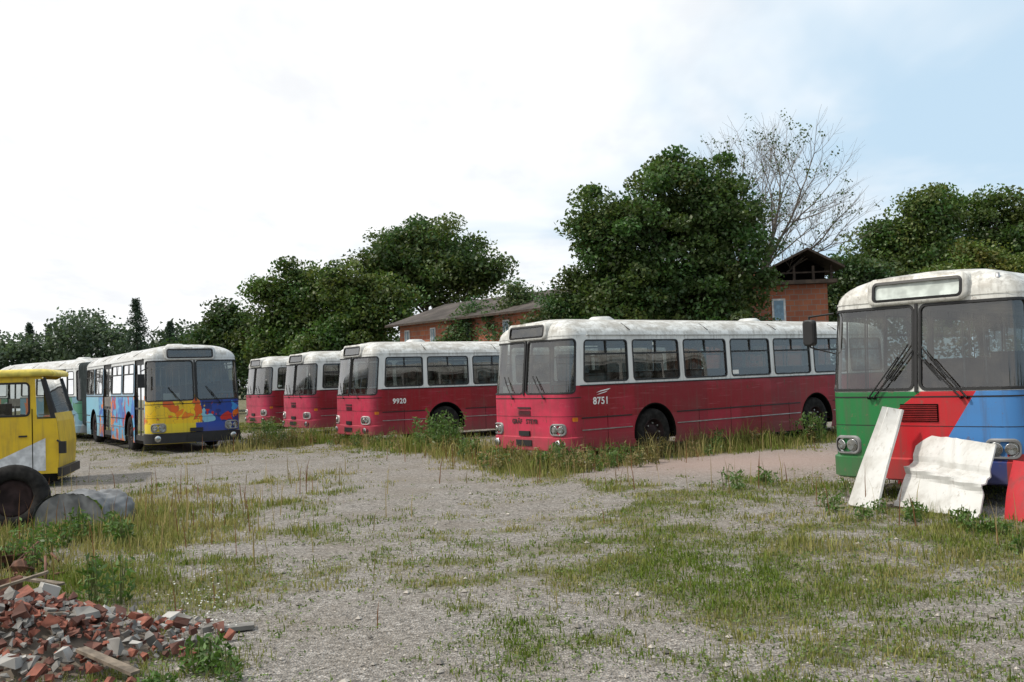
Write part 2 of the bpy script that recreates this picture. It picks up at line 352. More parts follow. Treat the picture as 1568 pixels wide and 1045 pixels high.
    for (x0_,y0_),(x1_,y1_) in zip(rp,rp[1:]):
        for za,zb in((z0,1.6),(1.6,2.56)):
            if za==1.6 and x1_-x0_>1.5 and rear:
                RS=lambda a,z,off=0: Vector((a*(1-.03*max(0,z-1.45)),L+off,z))
                opening(mb,gb,RS,x0_,x1_,1.6,2.56,x0_+.08,x1_-.08,1.68,2.4,.1,paint,na=1,nb=1,curved=False)
            else:
                k0,k1=[1-.03*max(0,z-1.45) for z in(za,zb)]
                mb.quad([(x0_*k0,y0_,za),(x1_*k0,y1_,za),(x1_*k1,y1_,zb),(x0_*k1,y0_,zb)],paint)
    loop=[]
    for i in range(33): s=-S1+2*S1*i/32; p=S(s,2.56); loop.append((p.x,p.y))
    kx=1-.03*1.11
    for y in np.arange(1.5,L-.3,1.2): loop.append((HW*kx,float(y)))
    loop+=[(x*kx,y) for x,y in rp[::-1]]
    for y in np.arange(L-.9,1.0,-1.2): loop.append((-HW*kx,float(y)))
    prev=None; K=[0,.015,.04,.08,.13,.2,.3,.45,.65,.85,1]
    for k in K:
        z=2.56+.37*(1-(1-k)**3.2)**.62; dy=.62*min(k,.6)**1.25/.6**1.25*.9
        pts=[]
        for x,y in loop:
            w=max(0,1-y/1.6); w=w*w*(3-2*w); w2=max(0,1-(L-y)/1.2); w2=w2*w2*(3-2*w2)
            pts.append((x*(1-k),y+dy*w-dy*w2,z))
        Lp=mb.add(pts)
        if prev: bridge(mb,prev,Lp,paint,True)
        prev=Lp
    for sg in(1,-1): 
        a=S(sg*sy(.6),2.555,.008); b=S(sg*sy(L-.3),2.555,.008); tr.box(((a+b)/2).to_tuple(),(.025,(b-a).length,.022),paint)
        for yy in np.arange(1.9,L-.5,2.4): tr.box((sg*1.08,float(yy),2.735),(.30,.012,.012),M_dark,Matrix.Rotation(sg*.55,3,'Y'))
    grid(tr,S,-S1,S1,2.545,2.56,paint,.012,40,1)
    for yy in((2.2,7.2) if L>8 else (2.5,)):
        mb.lathe((0,yy,2.90),(0,0,1),[(0,.30),(.05,.29),(.11,.2),(.12,.0)],M_hatch,16)
    it=MB(); x=HW-.04
    it.quad([(-.73,.35,.78),(.73,.35,.78),(.73,L-.25,.78),(-.73,L-.25,.78)],M_int)
    it.quad([(-.72,.3,.32),(.72,.3,.32),(.72,L-.2,.32),(-.72,L-.2,.32)],M_dark)
    it.quad([(-1.1,.6,2.55),(1.1,.6,2.55),(1.1,L-.3,2.55),(-1.1,L-.3,2.55)],M_ceil)
    for sg in(1,-1):
        it.quad([(sg*x,1.8,1.13),(sg*x,L-.3,1.13),(sg*x,L-.3,1.52),(sg*x,1.8,1.52)],M_int)
        it.quad([(sg*x,1.8,1.13),(sg*x,L-.3,1.13),(sg*.73,L-.3,1.13),(sg*.73,1.8,1.13)],M_int)
        it.quad([(sg*.73,1.8,1.13),(sg*.73,L-.3,1.13),(sg*.73,L-.3,.78),(sg*.73,1.8,.78)],M_int)
        it.tube((sg*.35,1.8,2.35),(sg*.35,L-.5,2.35),.018,.018,M_pole)
        yy=2.2
        while yy<L-.9:
            if not(sg<0 and any(d0-.5<yy<d1+.1 for d0,d1 in doors)):
                it.box((sg*.78,yy,1.19),(.82,.42,.10),M_seat); it.box((sg*.78,yy+.24,1.48),(.82,.07,.62),M_seat)
                it.tube((sg*.36,yy+.24,.8),(sg*.36,yy+.24,2.5),.018,.018,M_pole)
            yy+=.82
    if front:
        it.box((0,.42,1.08),(2.2,.35,.5),M_dark); it.tube((.62,.72,1.2),(.62,.80,1.28),.24,.24,M_rub,16)
        it.box((.62,1.25,1.2),(.5,.48,.12),M_rub); it.box((.62,1.5,1.5),(.48,.08,.7),M_rub)
    mb.build('body',parent,M); gb.build('window_glazing',parent,M); tr.build('trim',parent,M); it.build('interior',parent,M); bars.build('window_bars',parent,M)
    wh=MB()
    for wy in wheels:
        for sg in(1,-1): wheel(wh,sg*(HW-.18),wy,sg)
        wh.tube((-1,wy,.5),(1,wy,.5),.07,.07,M_dark)
    wh.build('wheels',parent,M)
def text(s,parent,M,name,loc,size,face,mat,shear=0,bold=True):
    c=bpy.data.curves.new(name,'FONT'); c.body=s; c.size=size; c.extrude=.002; c.align_x='CENTER'; c.shear=shear
    c.offset=size*.025 if bold else 0; c.space_character=1.08
    ob=bpy.data.objects.new(name,c); scene.collection.objects.link(ob); c.materials.append(mat)
    if face=='side': R=Matrix(((0,0,1),(1,0,0),(0,1,0)))
    else: R=Matrix(((1,0,0),(0,0,-1),(0,1,0)))
    ob.parent=parent; ob.matrix_local=(M or Matrix())@Matrix.Translation(loc)@R.to_4x4()
def front_kit(parent,M,paint,lampcol,disp_mat,disp_w=.58,disp_x=0.0,wip='down',plate=True,lampz=.68,fogs=True,dglass=True):
    mb=MB(); gb=MB()
    ring,cs=rr(disp_x-disp_w-.06,disp_x+disp_w+.06,2.495,2.845,.10,6,2)
    back=mb.add([Sf(q[0],q[1],-.5) for q in ring]); fr=mb.add([Sf(q[0],q[1],.0) for q in ring]); bridge(mb,back,fr,paint,True)
    i2,_=rr(disp_x-disp_w,disp_x+disp_w,2.535,2.80,.07,6,2); li=mb.add([Sf(q[0],q[1],.006) for q in i2]); bridge(mb,fr,li,paint,True)
    i3,_=rr(disp_x-disp_w+.035,disp_x+disp_w-.035,2.57,2.765,.04,6,2); l3=mb.add([Sf(q[0],q[1],.016) for q in i3]); bridge(mb,li,l3,M_rub)
    l4=mb.add([Sf(q[0],q[1],-.02) for q in i3]); bridge(mb,l3,l4,M_rub)
    l5=mb.add([Sf(q[0],q[1],-.018) for q in i3]); mb.face(l5,disp_mat)
    if dglass: gb.quad([Sf(disp_x-disp_w+.03,2.56,-.008),Sf(disp_x+disp_w-.03,2.56,-.008),Sf(disp_x+disp_w-.03,2.77,-.008),Sf(disp_x-disp_w+.03,2.77,-.008)],M_disp)
    for sg in(-1,1):
        s=sg*.98
        ring,cs=rr(s-.20,s+.20,lampz-.125,lampz+.125,.09,3,2)
        a=mb.add([S(q[0],q[1],.0) for q in ring]); r2,_=rr(s-.185,s+.185,lampz-.11,lampz+.11,.08,3,2); b=mb.add([S(q[0],q[1],.035) for q in r2]); bridge(mb,a,b,lampcol,True)
        r3,_=rr(s-.165,s+.165,lampz-.09,lampz+.09,.07,3,2); c=mb.add([S(q[0],q[1],.035) for q in r3]); bridge(mb,b,c,lampcol); d=mb.add([S(q[0],q[1],.008) for q in r3]); bridge(mb,c,d,M_rub); mb.face(mb.add([S(q[0],q[1],.008) for q in r3]),M_chrome)
        for dx,rd in((-.075*sg,.078),(.085*sg,.07)):
            c0=S(s+dx,lampz,.012); n_=(S(s+dx,lampz,.1)-S(s+dx,lampz,0)).normalized()
            mb.lathe(c0,n_,[(0,rd),(.015,rd),(.015,rd*.9),(-.0,rd*.3),(.0,0)],M_chrome,16); gb.lathe(c0,n_,[(.016,rd*.92),(.026,rd*.6),(.030,0)],M_lens,16)
        ring,_=rr(sg*1.36-.06,sg*1.36+.06,.84,.92,.02,1,1); mb.face(mb.add([S(q[0],q[1],.015) for q in ring]),M_orange)
        if fogs:
            ring,_=rr(sg*1.0-.13,sg*1.0+.13,.335,.455,.05,2,1); a=mb.add([S(q[0],q[1],.04) for q in ring]); mb.face(a,M_rub)
            c0=S(sg*1.0,.395,.045); mb.lathe(c0,(0,-1,0),[(0,.085),(.01,.075),(.015,0)],M_chrome,12); gb.lathe(c0,(0,-1,0),[(.016,.05),(.02,0)],M_lens,12)
    if plate: mb.box((0,-.045,.41),(.52,.012,.12),M_rub); mb.box((0,-.02,.6),(.34,.03,.10),M_rub)
    def wiper(x0,z0_,x1,z1_):
        a=S(x0,z0_,.05); b=S(x1,z1_,.055); mb.tube(a,b,.011,.008,M_rub,5); mb.tube(S(x0,z0_,-.01),a,.02,.02,M_rub,6)
        p=S(x1-(x1-x0)*.42,z1_-(z1_-z0_)*.52,.035); q=S(x1+(x1-x0)*.32,z1_+(z1_-z0_)*.30,.035); mb.tube(p,q,.010,.010,M_rub,4); mb.tube(b,p.lerp(q,.55),.008,.008,M_rub,4)
    if wip=='up':
        wiper(-.62,1.30,-.22,1.82); wiper(.62,1.30,.20,1.80); wiper(-.55,1.30,-.16,1.76); wiper(.55,1.30,.14,1.74)
    else:
        wiper(-.35,1.31,-.62,1.66); wiper(.65,1.31,.38,1.66)
    mb.build('front_fittings',parent,M); gb.build('lamp_glass',parent,M)
def place(k):
    X,Y,a,z,sl=POSE[k]; th=math.atan(sl)
    return Matrix.Translation((X,Y,z))@Matrix.Rotation(-a,4,'Z')@Matrix.Rotation(th,4,'X')
MDsp_dark=simple('display_dark',(.06,.06,.055),.6); MDsp_white=simple('display_white',(.62,.68,.64),.5)
M_lampgrey=simple('lamp_surround_grey',(.22,.22,.22),.45); M_lampwhite=simple('lamp_surround_pale',(.5,.45,.45),.45)
for k,num,mm in(('A','8751',paint_red('bus_paint_red_a',(.24,.003,.009),(.53,.030,.075))),('B','9920',paint_red('bus_paint_red_b',(.24,.002,.007),(.49,.032,.075),3)),('C',None,paint_red('bus_paint_red_c',(.25,.003,.010),(.52,.042,.095),6)),('D',None,paint_red('bus_paint_red_d',(.25,.003,.012),(.48,.042,.095),9))):
    e=empty('city_bus',place(k)); bus_body(e,None,mm); front_kit(e,None,mm,M_lampgrey if k=='A' else M_lampwhite,MDsp_dark)
    if num:
        text(num,e,None,'fleet_number',(HW+.006,.98 if k=='A' else 1.0,1.16 if k=='A' else 1.13),.20,'side',M_wtxt)
    if k=='A':
        b=MB()
        for zz,l in((1.42,.34),(1.37,.26)): b.quad([(HW+.006,.86,zz-.03),(HW+.006,.86+l,zz+.02),(HW+.006,.92+l,zz+.05),(HW+.006,.98,zz+.01)],M_wtxt)
        b.build('emblem',e)
        text('GRÄF   STEYR',e,None,'maker_lettering',(0,-.006,.80),.13,'front',M_btxt)
        b=MB(); b.box((-.66,.075,1.50),(.34,.008,.14),M_paper,Matrix.Rotation(-.06,3,'Z')); b.box((HW-.02,5.15,1.70),(.008,.22,.09),M_paper); b.build('window_stickers',e)
    if k in 'ABC':
        g=MB(); g.box((0.0,-.012,1.12),(.42,.012,.03),M_btxt); 
        for q in range(4): g.box((0,-.012,1.06-.028*q),(.4,.012,.012),M_btxt)
        g.build('front_vent',e)
eE=empty('articulated_bus',place('E')); gp=paint_graffiti()
bus_body(eE,None,gp,L=9.9,wheels=(2.5,8.3),doors=((.48,1.72),(5.2,6.5)),bumper=M_rub,rear=False)
front_kit(eE,None,gp,M_lampgrey,MDsp_dark,disp_w=.62,disp_x=-.1)
R2=Matrix.Translation((-.15,10.55,0))@Matrix.Rotation(radians(15),4,'Z')
prr=paint_rear(); bus_body(eE,R2,prr,L=8.0,wheels=(4.3,),doors=((1.2,2.5),(5.4,6.7)),driver_win=False)
bl=MB(); prev=None; M_bel=simple('bellows_grey',(.05,.065,.065),.8)
for i in range(17):
    tt=i/16; y=9.72+1.3*tt; an=radians(15)*tt; w=(1.20 if i%2 else 1.12); ring,_=rr(-w,w,.5,2.75 if i%2 else 2.68,.15,2,2); L_=bl.add([(q[0]*cos(an)-.15*tt-.1*tt*tt,y+q[0]*sin(an),q[1]) for q in ring])
    if prev: bridge(bl,prev,L_,M_bel)
    prev=L_
bl.build('bellows',eE)
sg_=MB(); sg_.box((-.62,.10,1.50),(.42,.01,.2),M_paper); sg_.build('window_sign',eE)
mr=MB(); mr.box((-1.42,-.02,1.95),(.18,.08,.36),M_rub); mr.tube((-1.2,.15,2.3),(-1.42,-.02,2.2),.015,.015,M_rub); mr.build('side_mirror',eE)
eF=empty('city_bus',place('F')); tp=paint_tri(); bus_body(eF,None,tp,bumper=tp); front_kit(eF,None,tp,M_lampgrey,MDsp_white,wip='up',fogs=False,plate=False,dglass=False)
g=MB(); M_gr=simple('grille_red',(.30,.01,.012),.5)
for q in range(9): g.box((.02,-.012,1.02+.022*q),(.46,.02,.010),M_gr)
g.box((.02,-.002,1.11),(.48,.008,.22),M_dark); g.build('front_vent',eF)
mr=MB()
prev=None
for yy,ins in((.07,.02),(.085,0),(.16,.0),(.175,.03)):
    rg,_=rr(-1.585+ins,-1.415-ins,2.02+ins,2.38-ins,.05,1,1); L_=mr.add([(q[0],yy,q[1]) for q in rg])
    if prev: bridge(mr,prev,L_,M_rub)
    else: mr.face(L_,M_rub)
    prev=L_
mr.face(prev,M_rub)
mr.tube((-1.2,.25,2.45),(-1.5,.12,2.42),.014,.014,M_rub); mr.tube((-1.5,.12,2.42),(-1.5,.12,2.0),.014,.014,M_rub); mr.tube((-1.2,.25,1.9),(-1.5,.12,2.0),.010,.010,M_rub)
mr.lathe(S(.98,2.74,-.1),(0,0,1),[(0,.03),(.06,.02),(.06,0)],M_alu,10); mr.build('side_mirror',eF)
# ------------------------------------------------------------ numpy mesh helper
def npmesh(name,V,Fc,k,mat,col=None,parent=None,smooth=False):
    V=np.asarray(V,np.float32); Fc=np.asarray(Fc,np.int32).reshape(-1,k)
    me=bpy.data.meshes.new(name); me.vertices.add(len(V)); me.vertices.foreach_set('co',V.ravel())
    me.loops.add(Fc.size); me.loops.foreach_set('vertex_index',Fc.ravel())
    me.polygons.add(len(Fc)); me.polygons.foreach_set('loop_start',np.arange(len(Fc),dtype=np.int32)*k)
    me.polygons.foreach_set('use_smooth',np.full(len(Fc),smooth))
    me.update(calc_edges=True)
    if col is not None:
        at_=me.color_attributes.new('Col','FLOAT_COLOR','POINT'); c=np.ones((len(V),4),np.float32); c[:,:3]=col; at_.data.foreach_set('color',c.ravel())
    me.materials.append(mat); ob=bpy.data.objects.new(name,me); scene.collection.objects.link(ob)
    if parent: ob.parent=parent
    return ob
def vnoise(x,y,seed=0):
    xi=np.floor(x).astype(np.int64); yi=np.floor(y).astype(np.int64); fx=x-xi; fy=y-yi; fx=fx*fx*(3-2*fx); fy=fy*fy*(3-2*fy)
    def h(a,b):
        n=(a*374761393+b*668265263+seed*982451653)&0xffffffff; n=((n^(n>>13))*1274126177)&0xffffffff; n=n^(n>>16); return (n&0xffff)/65535.0
    return (h(xi,yi)*(1-fx)+h(xi+1,yi)*fx)*(1-fy)+(h(xi,yi+1)*(1-fx)+h(xi+1,yi+1)*fx)*fy
def fbm(x,y,seed=0,o=4):
    s=0;a=.5;t=0
    for i in range(o): s=s+a*vnoise(x*2**i,y*2**i,seed+i); t+=a; a*=.55
    return s/t
def ss(x,a,b): t=np.clip((x-a)/(b-a),0,1); return t*t*(3-2*t)
# ------------------------------------------------------------ ground cover
G=lambda px,py:(gnd(px,py).x,gnd(px,py).y)
strip=[G(365,690),G(505,674),G(600,684),G(745,700),G(830,722),G(900,714),G(1010,700),G(1290,668)]
strip2=[G(870,735),G(1060,760),G(1180,735),G(1300,775),G(1568,830)]
def pdist(x,y,pl):
    d=np.full(x.shape,1e9)
    for (x0_,y0_),(x1_,y1_) in zip(pl,pl[1:]):
        dx,dy=x1_-x0_,y1_-y0_; t=np.clip(((x-x0_)*dx+(y-y0_)*dy)/(dx*dx+dy*dy),0,1)
        d=np.minimum(d,np.hypot(x-x0_-t*dx,y-y0_-t*dy))
    return d
blobs=[(*G(1330,840),3.2,2.6,.24),(*G(1100,880),2.0,1.6,.15),(*G(1000,780),2.5,2.0,.18),(*G(560,800),2.0,3.0,-.18),(*G(700,740),4,2.0,-.22),(*G(420,720),3.0,3.5,-.35),(*G(660,980),1.4,1.0,-.15),(*G(1300,900),1.8,.9,.10),
 (*G(200,790),2.4,4.5,.42),(*G(330,900),.8,1.4,.20),(*G(120,900),1.1,1.6,.2),(*G(1150,706),3.0,1.5,-1.2),(*G(1150,1000),1.4,.5,-.15),(*G(900,900),1.2,1.0,.08),(*G(800,830),1.5,1.5,.08),(*G(1450,980),1.2,.5,-.05)]
def cover(x,y):
    c=.37+(fbm(x*.5,y*.5,3)-.5)*.9+(fbm(x*2.2,y*2.2,9)-.5)*1.45
    for bx,by,rx,ry,a in blobs: c=c+a*np.exp(-(((x-bx)/rx)**2+((y-by)/ry)**2))
    sd=pdist(x,y,strip); c=c+.85*np.exp(-(sd/.95)**2); sd2=pdist(x,y,strip2); c=c+.40*np.exp(-(sd2/.8)**2)
    c=np.where(y>34,c+ss(y,34,44),c)
    return np.clip(c,0,1),sd
xs=np.concatenate([[-700,-300,-120,-60,-35],np.arange(-22,22,.13),[35,60,120,300,700]])
ys=np.concatenate([[-300,-60,-10,0,2.5],np.arange(4,14,.10),np.arange(14,50,.3),[55,65,80,110,160,300,700,1500]])
def gh(x,y): return ((fbm(x*.5,y*.5,21,3)-.5)*.08+(fbm(x*3,y*3,31,2)-.5)*.025)
XX,YY=np.meshgrid(xs,ys); cv,_=cover(XX,YY); ZZ=gh(XX,YY)
nx_,ny_=len(xs),len(ys); I=np.arange(nx_*ny_).reshape(ny_,nx_)
Fq=np.stack([I[:-1,:-1],I[:-1,1:],I[1:,1:],I[1:,:-1]],-1).reshape(-1,4)
pale=np.exp(-(((XX-G(1150,706)[0])/3.4)**2+((YY-G(1150,706)[1])/2.2)**2))
dry=fbm(XX*.3+7,YY*.3,41,3)
t=NT('gravel_and_grass_ground'); o=t.obj(); ca=t.n('ShaderNodeVertexColor',layer_name='Col'); cr,cg,cb_=t.xyz(ca.outputs[0])
v1=t.voro(o,60.); v2=t.voro(o,24.)
g1=t.ramp(t.xyz(v1.outputs['Color'])[0],[(0,(.12,.108,.095)),(.4,(.225,.207,.185)),(.75,(.32,.297,.27)),(1,(.50,.47,.435))])
g2=t.ramp(t.xyz(v2.outputs['Color'])[1],[(0,(.13,.118,.105)),(.5,(.23,.212,.19)),(1,(.37,.345,.315))])
nb1=t.noise(o,.8,4,.6); nf=t.noise(o,9,4,.7)
gc=t.mix(t.step(nf,.45,.6),g1,g2); gc=t.mix(t.m('MULTIPLY',t.step(nb1,.4,.7),.40),gc,(.18,.15,.115))
gc=t.mix(t.m('MULTIPLY',cb_,.75),gc,(.42,.31,.27))
grc=t.mix(t.step(t.noise(o,1.7,4,.6),.35,.65),(.10,.115,.036),(.20,.175,.08)); grc=t.mix(t.step(t.noise(o,30,2,.6),.4,.7),grc,(.07,.065,.03))
fac=t.step(t.m('ADD',cr,t.m('MULTIPLY',t.m('SUBTRACT',nf,.5),.9)),.42,.85)
colr=t.mix(t.m('MULTIPLY',fac,.74),gc,grc)
hgt=t.m('ADD',t.m('MULTIPLY',v1.outputs['Distance'],1.0),t.m('MULTIPLY',nf,.8))
t.bsdf(colr,.92,0,t.bump(hgt,.8,.025),spec=.2)
ground=npmesh('ground',np.stack([XX,YY,ZZ],-1).reshape(-1,3),Fq,4,t.mat,np.stack([cv,dry,pale],-1).reshape(-1,3),smooth=True)
def leafmat(name,trans=.3,gloss=True):
    t=NT(name); c=t.n('ShaderNodeVertexColor',layer_name='Col').outputs[0]
    d=t.n('ShaderNodeBsdfDiffuse'); tr=t.n('ShaderNodeBsdfTranslucent'); t.L(c,d.inputs[0]); 
    tc_=t.mix(.5,c,t.mix(1.0,c,(1.2,1.25,.45),'MULTIPLY')); t.L(tc_,tr.inputs[0])
    m=t.n('ShaderNodeMixShader'); m.inputs[0].default_value=trans; t.L(d.outputs[0],m.inputs[1]); t.L(tr.outputs[0],m.inputs[2]); last=m
    if gloss:
        g=t.n('ShaderNodeBsdfGlossy'); g.inputs['Roughness'].default_value=.5; m2=t.n('ShaderNodeMixShader'); m2.inputs[0].default_value=.035
        t.L(m.outputs[0],m2.inputs[1]); t.L(g.outputs[0],m2.inputs[2]); last=m2
    t.L(last.outputs[0],t.out.inputs[0]); return t.mat
M_grass=leafmat('grass_blades',.3,False); M_leaf=leafmat('leaf_foliage',.34); M_bark=simple('bark',(.08,.065,.05),.9,var=.4,scale=8); M_barkl=simple('pale_bark',(.20,.175,.15),.9,var=.4,scale=8)
def blades(X,Y,H,Wd,C_,lean=.5):
    n=len(X); a=RNG.uniform(0,2*pi,n); b=RNG.uniform(0,2*pi,n); l=RNG.uniform(.1,1,n)*lean
    Z=gh(X,Y)-.005; dx,dy=np.cos(a)*Wd/2,np.sin(a)*Wd/2; lx,ly=np.cos(b)*l*H,np.sin(b)*l*H
    V=np.zeros((n,5,3)); V[:,0]=np.stack([X-dx,Y-dy,Z],-1); V[:,1]=np.stack([X+dx,Y+dy,Z],-1)
    V[:,2]=np.stack([X-dx*.7+lx*.3,Y-dy*.7+ly*.3,Z+H*.55],-1); V[:,3]=np.stack([X+dx*.7+lx*.3,Y+dy*.7+ly*.3,Z+H*.55],-1)
    V[:,4]=np.stack([X+lx,Y+ly,Z+H*(1-.3*l)],-1)
    base=np.arange(n)[:,None]*5; Ft=np.concatenate([base+[0,1,3],base+[0,3,2],base+[2,3,4]],1).reshape(-1,3)
    return V.reshape(-1,3),Ft,np.repeat(C_,5,0)
NT_=72000
u=RNG.random(NT_); Dt=4.6+(46-4.6)*u**1.8; Xt=(RNG.random(NT_)*2-1)*(Dt*.56+1.0)
cvt,sdt=cover(Xt,Dt); keep=(RNG.random(NT_)<np.clip(cvt-.17,0,1)**1.5*1.3); Xt,Dt,cvt,sdt=Xt[keep],Dt[keep],cvt[keep],sdt[keep]
K=8; n=len(Xt); spread=(.025+.055*RNG.random(n))*(1+Dt/22)
X=np.repeat(Xt,K)+RNG.normal(0,1,n*K)*np.repeat(spread,K); Y=np.repeat(Dt,K)+RNG.normal(0,1,n*K)*np.repeat(spread,K)
left=np.exp(-(((Xt-G(190,800)[0])/2.2)**2+((Dt-G(190,800)[1])/4)**2)); patch=fbm(Xt*.7+11,Dt*.7,91,2)
hb=.026+.055*RNG.random(n)**2*(.4+cvt)+.34*np.exp(-(sdt/.85)**2)*RNG.random(n)**1.2*(.35+1.3*ss(patch,.35,.65))+.18*left*RNG.random(n)+.09*(fbm(Xt*.8,Dt*.8,77,2)>.62)*RNG.random(n)**2*(cvt>.5)
H=np.repeat(hb,K)*RNG.uniform(.5,1.25,n*K); Wd=np.repeat(.0045+.0006*Dt,K)*RNG.uniform(.7,1.5,n*K)
dr=np.clip(fbm(Xt*.6+3,Dt*.6,51,3)*1.6-.38+RNG.normal(0,.22,n)+.35*left+.16*np.exp(-(sdt/1.0)**2),0,1); dr=np.repeat(dr,K)[:,None]
cg_=np.array([.125,.185,.032]); cy_=np.array([.37,.32,.14]); Cc=(cg_*(1-dr)+cy_*dr)*RNG.uniform(.55,1.3,(n*K,1))
V,Ft,Cv=blades(X,Y,H,Wd,Cc); npmesh('grass',V,Ft,3,M_grass,Cv)
n=7500; u=RNG.random(n); Ds=6+(32-6)*u**1.4; Xs=(RNG.random(n)*2-1)*(Ds*.56+.5); c_,s_=cover(Xs,Ds); msk=(np.exp(-(s_/1.1)**2)*.9+.7*np.exp(-(((Xs-G(190,800)[0])/2.2)**2+((Ds-G(190,800)[1])/4)**2))+.012*c_+.25*np.exp(-(pdist(Xs,Ds,strip2)/.6)**2))>RNG.random(n)
Xs,Ds=Xs[msk],Ds[msk]; n=len(Xs); Hs=RNG.uniform(.18,.6,n); Hs[Ds<8]*=.6; dcol=np.array([.33,.26,.13])*RNG.uniform(.6,1.3,(n,1))
dcol[RNG.random(n)<.3]=np.array([.20,.10,.055])
V,Ft,Cv=blades(Xs,Ds,Hs,.006+.0006*Ds,dcol,.25); npmesh('dry_stalks',V,Ft,3,M_grass,Cv)
def leafquads(Cn,size,nrm_up=.4,asp=.55):
    n=len(Cn); N=RNG.normal(0,1,(n,3)); N[:,2]+=nrm_up; N/=np.linalg.norm(N,axis=1)[:,None]
    T=RNG.normal(0,1,(n,3)); T-=N*(T*N).sum(1)[:,None]; T/=np.linalg.norm(T,axis=1)[:,None]; B=np.cross(N,T)
    s=np.asarray(size)[:,None]; V=np.stack([Cn-T*s*.5,Cn+B*s*asp*.5-T*s*.05,Cn+T*s*.5,Cn-B*s*asp*.5-T*s*.05],1)
    return V.reshape(-1,3),np.arange(n*4).reshape(-1,4)
M_stem=simple('weed_stem',(.13,.15,.045),.8)
def weeds(name,spots):
    Cn=[];sz=[];cl=[];mb=MB()
    for (x,y,h,c) in spots:
        z=float(gh(np.array([x]),np.array([y]))[0]); ns=random.randint(2,4)
        for s in range(ns):
            tx,ty=random.gauss(0,.12*h),random.gauss(0,.12*h); hh=h*random.uniform(.7,1)
            mb.tube((x+tx*.3,y+ty*.3,z),(x+tx,y+ty,z+hh),.007,.004,M_stem,4)
            for q in range(int(12+22*hh)):
                f=random.uniform(.1,1); a=random.uniform(0,2*pi); rad=(.04+.12*(1-f)*hh+.02)
                Cn.append((x+tx*f+cos(a)*rad,y+ty*f+sin(a)*rad,z+hh*f)); sz.append(random.uniform(.06,.12)*(.6+.6*h)); k=random.uniform(.7,1.35); cl.append([v*k for v in c])
    V,Fq=leafquads(np.array(Cn),np.array(sz),.8,.34); e=empty(name); npmesh('leaves',V,Fq,4,M_leaf,np.repeat(np.array(cl),4,0),e); mb.build('stems',e); return e
sp=[]
for i in range(260):
    k=random.randrange(len(strip)-1); f=random.random(); a,b=strip[k],strip[k+1]; g_=random.choice([(.08,.15,.03),(.10,.16,.04),(.20,.17,.06),(.20,.17,.06),(.26,.19,.09)])
    sp.append((a[0]+(b[0]-a[0])*f+random.gauss(0,.5),a[1]+(b[1]-a[1])*f+random.gauss(0,.35),random.uniform(.2,.5),g_))
for (px,py,h,nn) in((683,694,1.15,10),(655,690,1.0,7),(408,676,.9,6),(440,674,.9,5),(480,676,.5,4),(860,716,.6,6),(720,702,.6,5),(770,708,.4,4),(1240,678,.8,6),(1110,745,.35,3),(1180,742,.3,3),(390,672,.8,4),(940,712,.4,4),(1085,692,.5,4)):
    for q in range(nn): x,y=G(px+random.gauss(0,11),py); sp.append((x,y+random.gauss(0,.3),h*random.uniform(.65,1),(.085,.16,.035)))
weeds('weeds',sp)
sp=[]
for (px,py,h,nn) in((165,925,.55,4),(320,1020,.22,4),(345,1035,.2,3),(120,830,.4,7),(60,850,.4,5),(30,875,.4,5),(180,830,.35,7),(1560,850,.25,2),(245,1050,.12,3),(1400,795,.22,4),(1330,795,.22,4),(1500,815,.2,4),(140,790,.35,5),(1290,780,.3,4),(1465,812,.25,4)):
    for q in range(nn): x,y=G(px+random.gauss(0,14),py+random.gauss(0,5)); sp.append((x,y,h*random.uniform(.7,1),(.08,.15,.03)))
weeds('leafy_weeds',sp)
n=15000; u=RNG.random(n); Dc=4.6+14*u**1.6; Xc=(RNG.random(n)*2-1)*(Dc*.56+.3); c_,_=cover(Xc,Dc); kk=RNG.random(n)<c_*.85; Xc,Dc=Xc[kk],Dc[kk]; n=len(Xc); K=6
X=np.repeat(Xc,K)+RNG.normal(0,.03,n*K); Y=np.repeat(Dc,K)+RNG.normal(0,.03,n*K); Z=gh(X,Y)+RNG.uniform(.004,.03,n*K)
V,Fq=leafquads(np.stack([X,Y,Z],-1),RNG.uniform(.012,.034,n*K),1.5,.6); npmesh('clover_patches',V,Fq,4,M_leaf,np.repeat(np.array([.12,.18,.04])*RNG.uniform(.6,1.4,(n*K,1)),4,0))
n=340; Cn=[];
for i in range(n):
    px,py=random.choice([(300,945),(180,720),(400,690),(1330,770),(330,970),(720,700),(860,715)]); x,y=G(px+random.gauss(0,24),py+random.gauss(0,12)); Cn.append((x,y,random.uniform(.06,.30)))
V,Fq=leafquads(np.array(Cn),np.full(n,.018),2,.9); npmesh('white_wildflowers',V,Fq,4,M_leaf,np.full((n*4,3),.7))
n=20000; u=RNG.random(n); Dp=4.6+11*u**1.5; Xp=(RNG.random(n)*2-1)*(Dp*.56+.3); c_,_=cover(Xp,Dp); kk=RNG.random(n)<(1.05-c_); Xp,Dp=Xp[kk],Dp[kk]; n=len(Xp)
r_=RNG.uniform(.004,.011,n)*(1+2.0*(RNG.random(n)<.03)); oc=np.array([(1,0,0),(0,1,0),(-1,0,0),(0,-1,0),(0,0,.7),(0,0,-.7)]); fc=np.array([(0,1,4),(1,2,4),(2,3,4),(3,0,4),(1,0,5),(2,1,5),(3,2,5),(0,3,5)])
V=oc[None]*RNG.uniform(.6,1.3,(n,6,1))*r_[:,None,None]; a=RNG.uniform(0,6.28,n); cA,sA=np.cos(a)[:,None],np.sin(a)[:,None]; V=np.stack([V[...,0]*cA-V[...,1]*sA,V[...,0]*sA+V[...,1]*cA,V[...,2]],-1)+np.stack([Xp,Dp,gh(Xp,Dp)+r_*.3],-1)[:,None]
